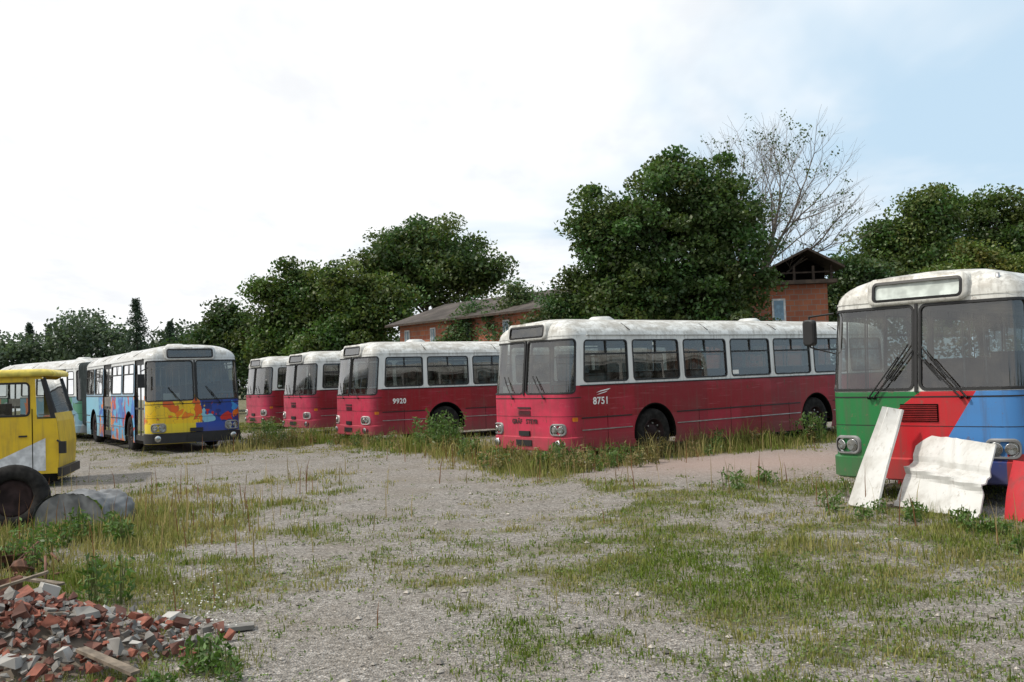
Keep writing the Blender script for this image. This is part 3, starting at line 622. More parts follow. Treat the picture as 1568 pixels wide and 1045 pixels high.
tp_=NT('pebble_stone'); tp_.bsdf(tp_.n('ShaderNodeVertexColor',layer_name='Col').outputs[0],.85,spec=.25)
npmesh('gravel_stones',V.reshape(-1,3),(fc[None]+np.arange(n)[:,None,None]*6).reshape(-1,3),3,tp_.mat,np.repeat(np.array([.29,.265,.235])*RNG.uniform(.4,1.7,(n,1)),6,0))
# ------------------------------------------------------------ rubble
def rubble():
    mb=MB(); mats=[simple('broken_brick',(.25,.085,.055),.9,var=.4,scale=12),simple('broken_brick_dark',(.13,.055,.04),.9,var=.4),simple('broken_concrete',(.21,.20,.185),.9,var=.3),simple('plaster_lump',(.40,.385,.36),.9,var=.2),simple('mortar',(.17,.14,.11),.95),simple('old_plank',(.20,.16,.12),.9,var=.4,scale=14)]
    c0=G(35,1000)
    def mz(x,y): return .33*math.exp(-(((x-c0[0])/.66)**2+((y-c0[1])/.50)**2))
    n_=44; idx={}
    for i in range(n_+1):
        for j in range(n_+1):
            x=c0[0]-1.6+3.1*i/n_; y=c0[1]-1.2+2.4*j/n_; z=mz(x,y)-.055+random.uniform(-.012,.02); idx[i,j]=mb.add([(x,y,z)])[0]
    for i in range(n_):
        for j in range(n_): mb.face((idx[i,j],idx[i+1,j],idx[i+1,j+1],idx[i,j+1]),mats[4],True)
    for i in range(1300):
        x=c0[0]+random.gauss(0,.52); y=c0[1]+random.gauss(0,.38)
        if abs(x-c0[0])>1.35 or abs(y-c0[1])>1.05: continue
        s=random.uniform(.010,.038)*(2.1 if random.random()<.13 else 1); sz=(s*random.uniform(1,2.1),s*random.uniform(.8,1.4),s*random.uniform(.4,1))
        R=Matrix.Rotation(random.uniform(0,6.28),3,'Z')@Matrix.Rotation(random.gauss(0,.5),3,'X')@Matrix.Rotation(random.gauss(0,.5),3,'Y')
        m=random.choices(mats[:4],[4,3,4,.7])[0]; b=len(mb.v); mb.box((x,y,mz(x,y)+s*.2+random.random()*.03),sz,m,R)
        for k in range(b,len(mb.v)): v_=mb.v[k]; mb.v[k]=tuple(q+random.uniform(-.28,.28)*s for q in v_)
    x,y=G(360,965); mb.box((x,y,.02),(.26,.12,.03),mats[2],Matrix.Rotation(.3,3,'Z'))
    for px,py,z,l,a,b_ in((165,1035,.09,.50,-.5,.18),(15,925,.16,.6,.35,-.25),(60,915,.14,.45,-.2,.12),(110,1000,.26,.35,.9,.2)):
        x,y=G(px,py); mb.box((x,y,z),(l,.07,.02),mats[5],Matrix.Rotation(a,3,'Z')@Matrix.Rotation(b_,3,'Y'))
    x,y=G(75,960); mb.box((x,y,.26),(.13,.09,.10),mats[3],Matrix.Rotation(.7,3,'Z')@Matrix.Rotation(.4,3,'Y'))
    mb.build('rubble_pile')
rubble()
def sheet(name,q,bulge,thick=.03,nu=14,nv=14,mat=None):
    mat=mat or M_wpanel
    q=[Vector(p) for p in q]; nrm=(q[1]-q[0]).cross(q[3]-q[0]).normalized(); 
    if nrm.y>0: nrm=-nrm
    mb=MB(); 
    for side in(0,1):
        ids=[]
        for j in range(nv+1):
            row=[]
            for i in range(nu+1):
                u_,v_=i/nu,j/nv; p=q[0].lerp(q[1],u_).lerp(q[3].lerp(q[2],u_),v_); row.append(p+nrm*(bulge(u_,v_)-side*thick))
            ids.append(mb.add(row))
        for j in range(nv):
            for i in range(nu): mb.face((ids[j][i],ids[j][i+1],ids[j+1][i+1],ids[j+1][i]),mat,False)
        if side==0: f0=ids
    bd=lambda ids:[ids[0][i] for i in range(nu)]+[ids[j][nu] for j in range(nv)]+[ids[nv][i] for i in range(nu,0,-1)]+[ids[j][0] for j in range(nv,0,-1)]
    bridge(mb,bd(f0),bd(ids),mat); mb.build(name)
pb=gnd(1345,782),gnd(1298,773)
d1=pb[0].y+.55; sheet('leaning_white_panel',[pb[1],pb[0],at(1383,628,d1),at(1350,622,d1+.05)],lambda u,v:.012*(1 if u>.25 else 0)+.01*sin(v*5)+(.015 if u>.93 else 0),nu=16)
pc=gnd(1370,776),gnd(1497,797)
tri=lambda x,c,w:max(0,1-abs(x-c)/w)
sheet('crumpled_white_panel',[pc[0],pc[1],at(1524,680,pc[1].y+.45),at(1408,665,pc[0].y+.45)],lambda u,v:.075*tri(v,.50-.10*u,.06)-.04*tri(v,.64-.05*u,.07)+.03*tri(u,.30+.1*v,.10)*(1 if v>.6 else .3)+.025*tri(u,.72-.2*v,.06)+.008*sin(u*11+v*7)+(.02 if v<.06 else 0),nu=34,nv=34,thick=.02)
t=NT('red_blue_panel_paint'); o=t.obj(); c=t.mix(t.step(t.noise(o,3,4,.7),.45,.65),(.42,.012,.018),(.27,.015,.018)); c=weather(t,o,c,.4,False); t.bsdf(c,.5); M_rpanel=t.mat
pr=gnd(1538,797),gnd(1625,812); sheet('leaning_red_panel',[pr[0],pr[1],at(1622,716,pr[1].y+.30),at(1550,704,pr[0].y+.30)],lambda u,v:.02*sin(v*4)+.01*sin(u*6),mat=M_rpanel)
pr=gnd(1378,742),gnd(1398,748); sheet('leaning_red_panel',[pr[0],pr[1],at(1412,632,pr[1].y+.12),at(1392,630,pr[0].y+.12)],lambda u,v:.008*sin(v*5),mat=M_rpanel)
def tarp():
    mb=MB(); c=Vector((*G(105,812),0)); M_t=simple('grey_tarpaulin',(.16,.165,.17),.7,var=.4,scale=5)
    nU,nV=36,14; ids=[]
    for j in range(nV+1):
        row=[]
        for i in range(nU+1):
            th=pi*i/nU; r_=.56+.012*sin(i*2.3+j*.4)+.03*sin(j*.6+i*.25); row.append(c+Vector((-cos(th)*r_*.80+.12*j/nV,j/nV*.8+.02*sin(i*.9),max(-.03,(sin(th)**.75)*r_*.86*(1-.15*j/nV)))))
        ids.append(mb.add(row))
    for j in range(nV):
        for i in range(nU): mb.face((ids[j][i],ids[j][i+1],ids[j+1][i+1],ids[j+1][i]),M_t,True)
    f=mb.add([c+Vector((-cos(pi*i/nU)*.45,.01,max(0,(sin(pi*i/nU)**.75)*.46))) for i in range(nU+1)]); mb.face(f,M_t)
    mb.build('tarpaulin_heap')
    mb=MB(); x,y=G(22,812); ax=Vector((.30,-1,.16)).normalized(); cc=Vector((x,y,.40))
    mb.lathe(cc,ax,[(-.09,.24),(-.11,.32),(-.09,.40),(-.04,.43),(.04,.43),(.09,.40),(.11,.32),(.09,.24),(.02,.235),(-.09,.24)],M_tire,32)
    mb.lathe(cc,ax,[(.03,.24),(.05,.21),(.0,.16),(.02,.07),(.02,.0)],M_rim,20); mb.build('old_tyre')
    mb=MB(); M_rust=simple('rusty_metal',(.16,.075,.05),.85,var=.5,scale=9)
    for px,py,s,r1,r2 in((2,875,.38,.5,.9),(32,885,.22,-.6,.5),(-14,862,.4,.2,1.0),(8,920,.25,.1,.15)):
        x,y=G(px,py); b=len(mb.v); mb.box((x,y,.10),(s,.025,s*.55),M_rust,Matrix.Rotation(r1,3,'Z')@Matrix.Rotation(r2,3,'X'))
        for k in range(b,len(mb.v)): v_=mb.v[k]; mb.v[k]=tuple(q+random.uniform(-.04,.04) for q in v_)
    for k in range(8):
        x,y=G(10+k*12,875+random.uniform(-12,30)); mb.tube((x,y,.02),(x+random.uniform(-.4,.4),y+random.uniform(-.2,.2),random.uniform(.04,.3)),.012,.012,M_rust,6,True)
    mb.build('scrap_metal')
tarp()
def van():
    D0=18.0; Xr=at(88,700,D0).x; ZL=.12; e=empty('yellow_van',Matrix.Translation((Xr,D0,0))@Matrix.Rotation(radians(15),4,'Z'))
    t=NT('yellow_paint'); o=t.obj(); c=t.mix(t.step(t.noise(o,2.5,4,.6),.4,.7),(.68,.46,.015),(.56,.36,.02)); c=weather(t,o,c,.36,False); t.bsdf(c,.45,coat=.05); M_y=t.mat
    M_yw=simple('yellow_roof_paint',(.66,.52,.08),.5,var=.25)
    mb=MB(); gb=MB(); W_=1.75; L_=4.2
    prof=[(0.0,ZL),(.04,.8),(.0,1.20),(-.04,1.36),(-.22,2.02),(-.28,2.07)]
    prof+=[(-L_,2.07),(-L_,ZL)]
    def Sv(a,z,off=0): return Vector((a,-off,z))
    z1,z2=1.26,2.0
    mb.quad([(-L_,0,ZL),(0,0,ZL),(.04,0,.8),(0,0,1.20),(-.015,0,z1),(-L_,0,z1)],M_y)
    xi=-.42
    opening(mb,gb,Sv,-2.2,xi,z1,z2,-2.1,xi-.03,z1+.05,z2-.05,.09,M_y,na=1,nb=1,curved=False,rw=.035)
    opening(mb,gb,Sv,-L_,-2.2,z1,z2,-L_+.1,-2.28,z1+.06,z2-.05,.09,M_y,na=1,nb=1,curved=False,rw=.03)
    mb.quad([(xi,0,z1),(-.34,0,z1),(-.36,0,z2),(xi,0,z2)],M_y); gb.quad([(-.34,.01,z1),(-.10,.01,z1),(-.25,.01,z2),(-.36,.01,z2)],M_glass)
    mb.quad([(-.10,0,z1),(-.015,0,z1),(-.04,0,1.36),(-.215,0,z2),(-.27,0,z2)],M_rub)
    mb.quad([(-L_,0,z2),(-.215,0,z2),(-.28,0,2.07),(-L_,0,2.07)],M_y)
    for (a,b),(c,d) in zip(prof[:6],prof[1:6]):
        m=M_glass if (a==-.04) else M_y
        (gb if m is M_glass else mb).quad([(a,0.02,b),(c,0.02,d),(c,W_,d),(a,W_,b)],m)
    for y in(0,W_-.08): mb.tube((-.04,y+.04,1.36),(-.22,y+.04,2.02),.04,.035,M_rub,8)
    mb.quad([(-L_,W_,ZL),(0,W_,ZL),(0,W_,z1),(-L_,W_,z1)],M_y); mb.quad([(-L_,0,ZL),(-L_,W_,ZL),(-L_,W_,z1),(-L_,0,z1)],M_y)
    for x in(-.5,-2.2,-L_+.05): mb.box((x,W_-.02,1.65),(.1,.04,.7),M_y)
    ids=None
    for k in range(9):
        th=pi*k/8; o_=.06*sin(th); zz=2.05+.14*(1-cos(th))/2; q3=.12*(k/8)**3
        L4=mb.add([(-L_-.02,-.05-o_*.6+q3,zz),(-.14+o_-q3,-.05-o_*.6+q3,zz),(-.14+o_-q3,W_+.05-q3,zz),(-L_-.02,W_+.05-q3,zz)])
        if ids: bridge(mb,ids,L4,M_yw,True)
        ids=L4
    mb.face(ids,M_yw)
    mb.box((-L_/2,-.012,ZL+.05),(L_,.03,.14),M_dark); mb.box((-.42,-.006,.85),(.014,.006,1.2),M_dark); mb.box((-1.9,-.006,.85),(.014,.006,1.2),M_dark)
    mb.box((.10,-.05,.72),(.12,.10,.22),M_rub); mb.tube((.0,.0,.85),(.10,-.05,.80),.02,.02,M_rub); mb.box((.05,W_/2,.26),(.10,W_,.16),M_rub)
    mb.box((-.58,-.012,.95),(.14,.03,.03),M_rub)
    mb.quad([(-1.5,-.006,.30),(-.20,-.006,.30),(-.20,-.006,.90)],simple('white_stripe',(.60,.62,.64),.5))
    for x in(-.95,-3.0):
        mb.lathe((x,.22,.30),(0,-1,0),[(-.1,.18),(-.1,.28),(.08,.30),(.11,.28),(.1,.18),(.06,.17),(.06,.0)],M_tire,22)
    for x in(-1.2,-2.6): mb.box((x,1.0,1.25),(.12,1.5,.6),M_seat)
    mb.tube((-.62,.45,1.1),(-.55,.45,1.22),.2,.2,M_rub,16); mb.box((-.2,W_/2,1.05),(.35,W_-.1,.35),M_dark)
    mb.quad([(-L_,.02,.15),(0,.02,.15),(0,W_-.02,.15),(-L_,W_-.02,.15)],M_dark)
    mb.build('van_body',e); gb.build('van_glass',e)
van()
# ------------------------------------------------------------ buildings
def brickmat(name,c1,c2,mo,sc=1):
    t=NT(name); o=t.obj(); x,y,z=t.xyz(o); cb=t.n('ShaderNodeCombineXYZ'); t.L(t.m('ADD',x,y),cb.inputs[0]); t.L(z,cb.inputs[1])
    b=t.n('ShaderNodeTexBrick'); t.L(cb.outputs[0],b.inputs['Vector']); b.inputs['Scale'].default_value=1; b.inputs['Brick Width'].default_value=.36*sc; b.inputs['Row Height'].default_value=.23*sc; b.inputs['Mortar Size'].default_value=.014
    b.inputs['Color1'].default_value=(*c1,1); b.inputs['Color2'].default_value=(*c2,1); b.inputs['Mortar'].default_value=(*mo,1)
    c=t.mix(t.m('MULTIPLY',t.step(t.noise(o,.8,4,.6),.4,.75),.5),b.outputs[0],(.14,.09,.07)); t.bsdf(c,.9,0,t.bump(b.outputs['Fac'],-.3,.01),spec=.2); return t.mat
M_brick=brickmat('hollow_brick_wall',(.38,.14,.075),(.30,.10,.06),(.24,.20,.17))
tr_=NT('weathered_roof_sheet'); o=tr_.obj(); wv=tr_.n('ShaderNodeTexWave'); tr_.L(o,wv.inputs[0]); wv.inputs['Scale'].default_value=2.2; wv.inputs['Distortion'].default_value=.4
cc=tr_.mix(tr_.step(tr_.noise(o,.7,4,.65),.35,.7),(.060,.053,.050),(.115,.10,.092)); cc=tr_.mix(tr_.m('MULTIPLY',tr_.step(tr_.noise(o,3,4),.5,.7),.4),cc,(.07,.07,.045)); tr_.bsdf(cc,.9,0,tr_.bump(wv.outputs[0],.5,.04),spec=.15); M_roof=tr_.mat
M_wood=simple('dark_timber',(.05,.035,.025),.85,var=.4,scale=5); M_tile=simple('clay_tile',(.30,.10,.055),.85,var=.4,scale=10); M_frame=simple('white_window_frame',(.62,.63,.62),.6); M_blue=simple('window_blue_pane',(.12,.18,.22),.25)
def shed():
    p1=at(612,500,48); p2=at(905,455,37.5); dx=Vector((p2.x-p1.x,p2.y-p1.y,0)); Ln=dx.length; ang=math.atan2(dx.y,dx.x)
    e=empty('brick_shed',Matrix.Translation((p1.x,p1.y,0))@Matrix.Rotation(ang,4,'Z')); mb=MB(); EZ=4.65; RZ=5.70; Dp=6.5
    mb.quad([(0,0,0),(Ln,0,0),(Ln,0,EZ),(0,0,EZ)],M_brick); mb.quad([(0,Dp,0),(Ln,Dp,0),(Ln,Dp,EZ),(0,Dp,EZ)],M_brick)
    for x in(0,Ln): mb.quad([(x,0,0),(x,Dp,0),(x,Dp,EZ),(x,Dp/2,RZ-.1),(x,0,EZ)],M_brick)
    for s in(0,1):
        ya,yb=(-.5,Dp/2) if s==0 else (Dp+.5,Dp/2); za=EZ-.12
        pts=[(-.6,ya,za),(Ln+.5,ya,za),(Ln+.5,yb,RZ),(-.6,yb,RZ)]; mb.quad(pts,M_roof); mb.quad([(p[0],p[1],p[2]-.10) for p in pts],M_wood)
        mb.quad([pts[0],pts[1],(Ln+.5,ya,za-.10),(-.6,ya,za-.10)],M_wood); mb.quad([pts[0],pts[3],(-.6,yb,RZ-.10),(-.6,ya,za-.10)],M_wood)
    for x in (.7,2.9,5.6,8.4,11): 
        mb.box((x,-.02,3.85),(.42,.06,.75),M_frame); mb.box((x,-.055,3.85),(.32,.02,.64),M_blue); mb.box((x,-.07,3.85),(.03,.02,.64),M_frame)
    mb.build('shed_structure',e)
shed()
def house():
    D0=41; L0=at(1110,440,D0); R0=at(1264,452,D0); e=empty('brick_house',Matrix.Translation((L0.x,D0,0))@Matrix.Rotation(radians(-4),4,'Z')); Wd_=R0.x-L0.x; mb=MB(); HZ=5.25; Dp=7
    mb.box((Wd_/2,Dp/2,HZ/2),(Wd_,Dp,HZ),M_brick); mb.box((Wd_/2,Dp/2,HZ+.09),(Wd_+.7,Dp+.7,.16),M_wood)
    wx=at(1191,476,D0).x-L0.x; wz=at(1191,476,D0).z
    mb.box((wx,-.03,wz),(.56,.08,.98),M_frame); mb.box((wx,-.075,wz),(.40,.02,.82),simple('loft_window_blue',(.18,.30,.40),.3)); mb.box((wx,-.04,wz-.53),(.7,.14,.06),M_frame)
    a=at(1186,420,D0).x-L0.x; b=at(1272,420,D0).x-L0.x; m_=(a+b)/2+.1; z0=HZ+.17; ez=z0+.62; pz=ez+.58
    mb.quad([(a,1.4,z0),(b,1.4,z0),(b,1.4,ez),(m_,1.4,pz),(a,1.4,ez)],M_dark); mb.quad([(a,1.4,z0),(a,6,z0),(a,6,ez),(a,1.4,ez)],M_wood); mb.quad([(b,1.4,z0),(b,6,z0),(b,6,ez),(b,1.4,ez)],M_wood)
    mb.quad([(a,6,z0),(b,6,z0),(b,6,ez),(m_,6,pz),(a,6,ez)],M_wood)
    for x in(a+.05,m_-.5,m_+.3,b-.05): mb.box((x,.1,(z0+ez)/2),(.10,.10,ez-z0),M_wood)
    mb.box((m_,.1,z0+.35),(b-a,.05,.06),M_wood)
    for s in(-1,1):
        o_=(-.4 if s<0 else .4); xe=(a if s<0 else b)+o_; zl=ez-.18
        pts=[(xe,-.4,zl),(m_,-.4,pz+.06),(m_,6.5,pz+.06),(xe,6.5,zl)]; mb.quad([(p[0],p[1],p[2]+.1) for p in pts],M_roof); mb.quad(pts,M_wood)
        mb.quad([(xe,-.4,zl),(m_,-.4,pz+.06),(m_,-.4,pz+.16),(xe,-.4,zl+.1)],M_wood)
    x=a-.2; mb.quad([(x-2.0,5,HZ+.2),(x+.9,5,HZ+.2),(x+.1,7,HZ+1.9),(x-1.2,7,HZ+1.9)],M_tile); mb.box((x+.5,6.4,HZ+1.3),(.3,.3,1.2),M_brick)
    mb.build('house_structure',e)
house()
# ------------------------------------------------------------ trees
def tree(name,D,bl,nc,per,leaf,col,trunk=None,flat=.75,sig=.42,bark=None,var=.32):
    e=empty(name); s=D/F_; cl=[]; mb=MB(); bark=bark or M_bark
    B=[]
    for px,py,rx,ry in bl: c=at(px,py,D); B.append((c,rx*s,ry*s))
    wts=np.array([b[1]**1.6*b[2]**.8 for b in B]); wts/=wts.sum()
    for b,wt in zip(B,wts):
        for i in range(max(3,int(nc*wt))):
            d=RNG.normal(0,1,3); d/=np.linalg.norm(d); k=.35+.65*RNG.random()**.45; k*=.86+.24*math.sin(d[0]*4.1+b[0].x)*math.sin(d[2]*5+d[1]*3.3)+.12*RNG.normal()
            p=np.array([b[0].x+d[0]*b[1]*k,b[0].y+d[1]*b[1]*k*flat,b[0].z+d[2]*b[2]*k]); 
            if p[2]<.3: p[2]=.3+random.random()*.5
            cl.append(p)
    cl=np.array(cl)
    tx=trunk if trunk else bl[0][0]; tp=at(tx,600,D); base=Vector((tp.x,D,0)); top=Vector((B[0][0].x,B[0][0].y,B[0][0].z)); R0=.05*max(3,top.z)*.55
    nodes=[base,base.lerp(top,.35)+Vector((.15,0,0)),base.lerp(top,.7),top]; rad=[R0,R0*.75,R0*.5,R0*.3]
    for i in range(3): mb.tube(nodes[i],nodes[i+1],rad[i],rad[i+1],bark,9)
    K=min(14,max(5,len(cl)//18)); cen=cl[RNG.choice(len(cl),K,replace=False)]
    for it in range(3):
        a=((cl[:,None]-cen[None])**2).sum(-1).argmin(1)
        for k in range(K):
            if (a==k).any(): cen[k]=cl[a==k].mean(0)
    for k in range(K):
        c=Vector(cen[k]); f=max(.25,min(.95,(c.z-1.0)/max(1,top.z)*.75)); o_=base.lerp(top,f); mid=o_.lerp(c,.5)+Vector((random.gauss(0,.2),random.gauss(0,.2),.25)); r0=R0*.38
        mb.tube(o_,mid,r0,r0*.7,bark,6); mb.tube(mid,c,r0*.7,r0*.4,bark,6)
        for p in cl[a==k]:
            p=Vector(p); m2=c.lerp(p,.5)+Vector((random.gauss(0,.12),random.gauss(0,.12),.1)); mb.tube(c,m2,r0*.32,r0*.2,bark,4); mb.tube(m2,p,r0*.2,.012,bark,4)
    n=len(cl)*per; ci=np.repeat(np.arange(len(cl)),per); sg=sig*RNG.uniform(.5,1.25,len(cl))
    off=RNG.normal(0,1,(n,3)); ln=np.linalg.norm(off,axis=1,keepdims=True); off*=np.minimum(1,2.0/ln)*np.array([1,1,.62]); Cn=cl[ci]+off*sg[ci][:,None]; Cn[:,2]=np.maximum(Cn[:,2],.1)
    V,Fq=leafquads(Cn,RNG.uniform(.6,1.3,n)*leaf,.9,.6)
    hue=RNG.uniform(.75,1.25,(len(cl),1))[ci]
    cc=np.array(col)*RNG.uniform(1-var,1+var,(len(cl),1))[ci]*RNG.uniform(.75,1.3,(n,1)); cc[:,0]*=hue[:,0]*RNG.uniform(.85,1.2,n)
    npmesh('foliage',V,Fq,4,M_leaf,np.repeat(cc,4,0),e); mb.build('trunk_and_limbs',e); return e
GR=(.070,.120,.028); GD=(.050,.092,.028); GY=(.115,.155,.032)
tree('walnut_tree',37,[(1005,385,128,110),(1050,300,88,74),(930,345,58,64),(950,440,92,55),(1115,420,70,88),(1122,335,40,50),(1010,480,150,45)],450,255,.175,(.062,.108,.026),1030,sig=.38)
tree('deciduous_tree',64,[(655,412,108,58),(645,378,70,38),(730,420,42,24),(590,430,50,40)],215,220,.27,(.070,.118,.032),650,sig=.68)
tree('deciduous_tree',60,[(450,445,52,42),(410,450,28,30),(490,470,50,55),(440,520,80,60)],175,200,.25,GR,455,sig=.60)
tree('deciduous_tree',62,[(350,500,34,38),(335,540,40,40)],70,180,.25,GD,350,sig=.55)
tree('deciduous_tree',57,[(535,440,45,38),(560,490,60,50),(590,470,45,42),(520,540,80,50)],175,200,.24,(.078,.128,.030),550,sig=.56)
tree('deciduous_tree',70,[(400,540,120,45),(540,560,90,40),(300,550,60,40)],150,170,.30,GD,400,sig=.8)
tree('shrub_tree',44,[(732,500,38,36),(722,540,40,40),(708,530,30,25)],90,170,.15,(.075,.125,.045),732,sig=.40)
tree('shrub_tree',42.5,[(797,462,24,32),(785,500,45,38),(825,490,34,28)],95,170,.145,(.075,.120,.046),795,sig=.36)
tree('shrub_tree',38,[(870,485,48,40),(850,500,40,35),(1140,500,40,40)],80,170,.15,GD,880,sig=.38)
tree('shrub_tree',52,[(1295,420,40,35),(1270,470,40,40),(1330,440,50,50)],100,180,.20,GD,1300,sig=.48)
tree('deciduous_tree',60,[(1375,390,62,58),(1345,370,30,35),(1420,335,50,52),(1440,420,90,60)],220,190,.25,GR,1400,sig=.62)
tree('deciduous_tree',62,[(1450,335,48,48),(1530,340,62,60),(1500,400,95,60),(1600,360,70,70),(1560,460,120,60)],290,190,.26,(.073,.120,.026),1520,sig=.63)
tree('deciduous_tree',50,[(1500,405,40,32),(1560,420,40,30),(1450,440,50,40)],100,180,.20,GY,1500,sig=.46)
def bare():
    e=empty('bare_tree'); mb=MB(); D=43; base=Vector((at(1160,560,D).x,D,0)); tips=[]
    def br(p,d,L,r,lv):
        n=3; 
        for i in range(n):
            d=(d+Vector((random.gauss(0,.11),random.gauss(0,.11),.05))).normalized(); q=p+d*(L/n); r2=r*.86; mb.tube(p,q,r,r2,M_barkl,5 if lv>1 else 3); p=q; r=r2
            if lv>0 and i>0 or (lv>0 and random.random()<.35):
                for _ in range(1 if lv>2 else 2):
                    a=Vector((random.gauss(0,1),random.gauss(0,1),random.gauss(.25,.5))).normalized(); br(p,(d*.75+a*.75).normalized(),L*random.uniform(.55,.78),r*.62,lv-1)
        if lv>0: br(p,(d+Vector((random.gauss(0,.2),random.gauss(0,.2),.05))).normalized(),L*.75,r*.82,lv-1)
        else: tips.append(p)
    z=4.8; mb.tube(base,base+Vector((0,0,z)),.26,.2,M_barkl,8)
    p0=base+Vector((0,0,z))
    for dx,L in((-.50,3.0),(-.2,3.1),(.12,3.1),(.45,2.9),(.8,2.8),(-.9,2.4),(1.3,2.3)): br(p0+Vector((0,0,random.uniform(-1,.5))),Vector((dx,random.gauss(0,.3),1)).normalized(),L,.115,4)
    mb.build('branches',e)
    tp=np.array([t for t in tips if random.random()<.10]); n=len(tp)*9; C_=np.repeat(tp,9,0)+RNG.normal(0,.12,(n,3)); V,Fq=leafquads(C_,RNG.uniform(.08,.16,n),.5,.6); npmesh('sparse_leaves',V,Fq,4,M_leaf,np.repeat(np.array([.07,.11,.035])*RNG.uniform(.7,1.3,(n,1)),4,0),e)
bare()
def conifer(px,top,bot,D,wpx,name='spruce_tree'):
    e=empty(name); s=D/F_; P0=at(px,bot,D); tz=at(px,top,D).z; W2=wpx*s/2; mb=MB(); base=Vector((P0.x,D,0)); mb.tube(base,Vector((P0.x,D,tz)),.25,.03,M_bark,6); Cn=[]
    zb=max(.8,P0.z-2); N_=int(26)
    for i in range(N_):
        f=i/N_; z=zb+(tz-zb)*f
        for k in range(9):
            a=random.uniform(0,2*pi); R=W2*(1-f)**.8*random.uniform(.55,1.25)+.1
            for q in np.linspace(.1,1,9): Cn.append((P0.x+cos(a)*R*q,D+sin(a)*R*q,z-.30*R*q+random.gauss(0,.10)))
    Cn=np.array(Cn); Cn=np.repeat(Cn,3,0)+RNG.normal(0,.13,(len(Cn)*3,3)); n=len(Cn); V,Fq=leafquads(Cn,RNG.uniform(.2,.40,n),.5,.4); npmesh('foliage',V,Fq,4,M_leaf,np.repeat(np.array([.032,.058,.034])*RNG.uniform(.6,1.4,(n,1)),4,0),e); mb.build('trunk',e)
conifer(210,456,560,115,78); conifer(262,492,560,120,52); conifer(46,494,560,150,44); conifer(76,497,560,150,38)
def treeline():
    prof=[(-200,470),(-80,500),(0,510),(40,512),(85,500),(105,476),(125,470),(150,476),(170,492),(195,515),(240,525),(260,500),(290,496),(330,505),(420,500),(600,500),(900,480),(1200,470),(1400,440),(1700,420)]
    Cn=[];Co=[]; D=135; xs_=np.arange(-200,1700,8)
    for px in xs_:
        tp_=np.interp(px,[p[0] for p in prof],[p[1] for p in prof])+random.gauss(0,3); tz=at(float(px),float(tp_),D).z
        x=at(float(px),500,D).x; sh=random.uniform(.75,1.3); m_=40 if px<420 else 14
        for k in range(16):
            z=tz*(random.random()**.7)*random.uniform(.85,1.0)-.3; y=D+random.uniform(-4,8)+ (1-z/tz)*-4
            c=np.array([x+random.gauss(0,.9),y,z]); o_=np.clip(RNG.normal(0,1,(m_,3)),-1.6,1.6); Cn.append(c+o_*np.array([.9,.9,.55])); Co.append(np.array([.075,.112,.066])*sh*random.uniform(.7,1.25)*np.ones((m_,1)))  # leaf colour lightened and blued to paint in distance haze
    Cn=np.concatenate(Cn); Co=np.concatenate(Co); n=len(Cn); V,Fq=leafquads(Cn,RNG.uniform(.4,.8,n),.8,.65); npmesh('distant_treeline',V,Fq,4,M_leaf,np.repeat(Co*RNG.uniform(.8,1.2,(n,1)),4,0))
    # unseen tree row behind the camera, added for reflections in bus glass and paint
    Cn=[]
    for i in range(420):
        x=-80+160*i/420; hgt_=7+3.0*sin(i*.11)+2.2*sin(i*.37+1)+random.gauss(0,.6)
        for k in range(9): Cn.append(np.array([x+random.gauss(0,.8),-48+random.uniform(-3,3),hgt_*random.random()**.6])+RNG.normal(0,.7,(14,3)))
    Cn=np.concatenate(Cn); n=len(Cn); V,Fq=leafquads(Cn,RNG.uniform(.8,1.4,n),.8,.65); npmesh('distant_treeline',V,Fq,4,M_leaf,np.repeat(np.array([.06,.095,.035])*RNG.uniform(.6,1.3,(n,1)),4,0))
treeline()
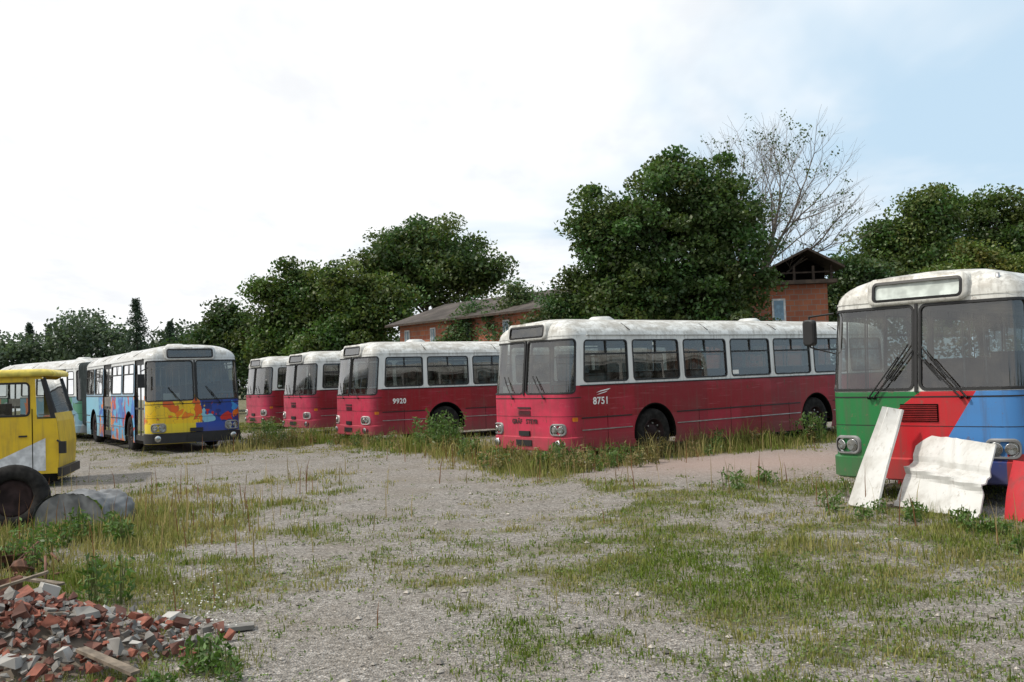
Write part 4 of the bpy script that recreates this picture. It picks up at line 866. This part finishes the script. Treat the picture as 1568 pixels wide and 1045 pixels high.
# ------------------------------------------------------------ world, sun, camera
SUNDIR=Vector((-.60,-.12,.79)).normalized()
w=bpy.data.worlds.new("World"); scene.world=w; w.use_nodes=True; t=w.node_tree; t.nodes.clear()
class WT(NT):
    def __init__(s,t): s.t=t
W=WT(t); out=W.n('ShaderNodeOutputWorld'); bg=W.n('ShaderNodeBackground'); bg.inputs[1].default_value=.10
sky=W.n('ShaderNodeTexSky',sky_type='NISHITA'); sky.sun_disc=False; sky.sun_elevation=math.asin(SUNDIR.z); sky.sun_rotation=math.atan2(SUNDIR.x,SUNDIR.y)
sky.dust_density=1.5; sky.air_density=1.0
tc=W.n('ShaderNodeTexCoord').outputs['Generated']; x,y,z=W.xyz(tc)
zz=W.m('ADD',W.m('MAXIMUM',z,0.0),.16)
cx=W.m('DIVIDE',x,zz); cy=W.m('DIVIDE',y,zz); cb=W.n('ShaderNodeCombineXYZ'); W.L(cx,cb.inputs[0]); W.L(cy,cb.inputs[1])
n1=W.noise(W.scl(cb.outputs[0],(1,.85,1)),.85,5,.56,.4); n2=W.noise(W.scl(cb.outputs[0],(1.6,.8,1)),2.2,4,.6)
cov=W.m('ADD',W.m('MULTIPLY',x,-1.35),.46); cov=W.m('ADD',cov,W.m('MULTIPLY',W.m('SUBTRACT',n1,.5),3.2)); cov=W.m('ADD',cov,W.m('MULTIPLY',z,.9))
fac=W.step(cov,-.25,.85)
base=W.mix(.88,sky.outputs[0],(6.2,8.2,9.9)); 
cloud=W.mix(W.step(n2,.42,.70),(10.8,10.9,11.0),(9.4,9.6,9.9))
colr=W.mix(fac,base,cloud); W.L(colr,bg.inputs[0]); W.L(bg.outputs[0],out.inputs[0])
sd=bpy.data.lights.new('sun','SUN'); sd.energy=3.1; sd.angle=radians(3); sd.color=(1,.94,.84); so=bpy.data.objects.new('sun',sd); scene.collection.objects.link(so)
so.rotation_euler=SUNDIR.to_track_quat('Z','Y').to_euler()
cd=bpy.data.cameras.new('camera'); cam=bpy.data.objects.new('camera',cd); scene.collection.objects.link(cam); scene.camera=cam
cd.sensor_width=36; cd.lens=F_/1568*36; cd.clip_end=3000
cam.matrix_world=Matrix.Translation((0,0,HC))@Matrix.Rotation(pi/2+PI_,4,'X')@Matrix.Rotation(RO,4,'Z')
scene.view_settings.view_transform='Standard'; scene.view_settings.look='None'; scene.view_settings.exposure=0
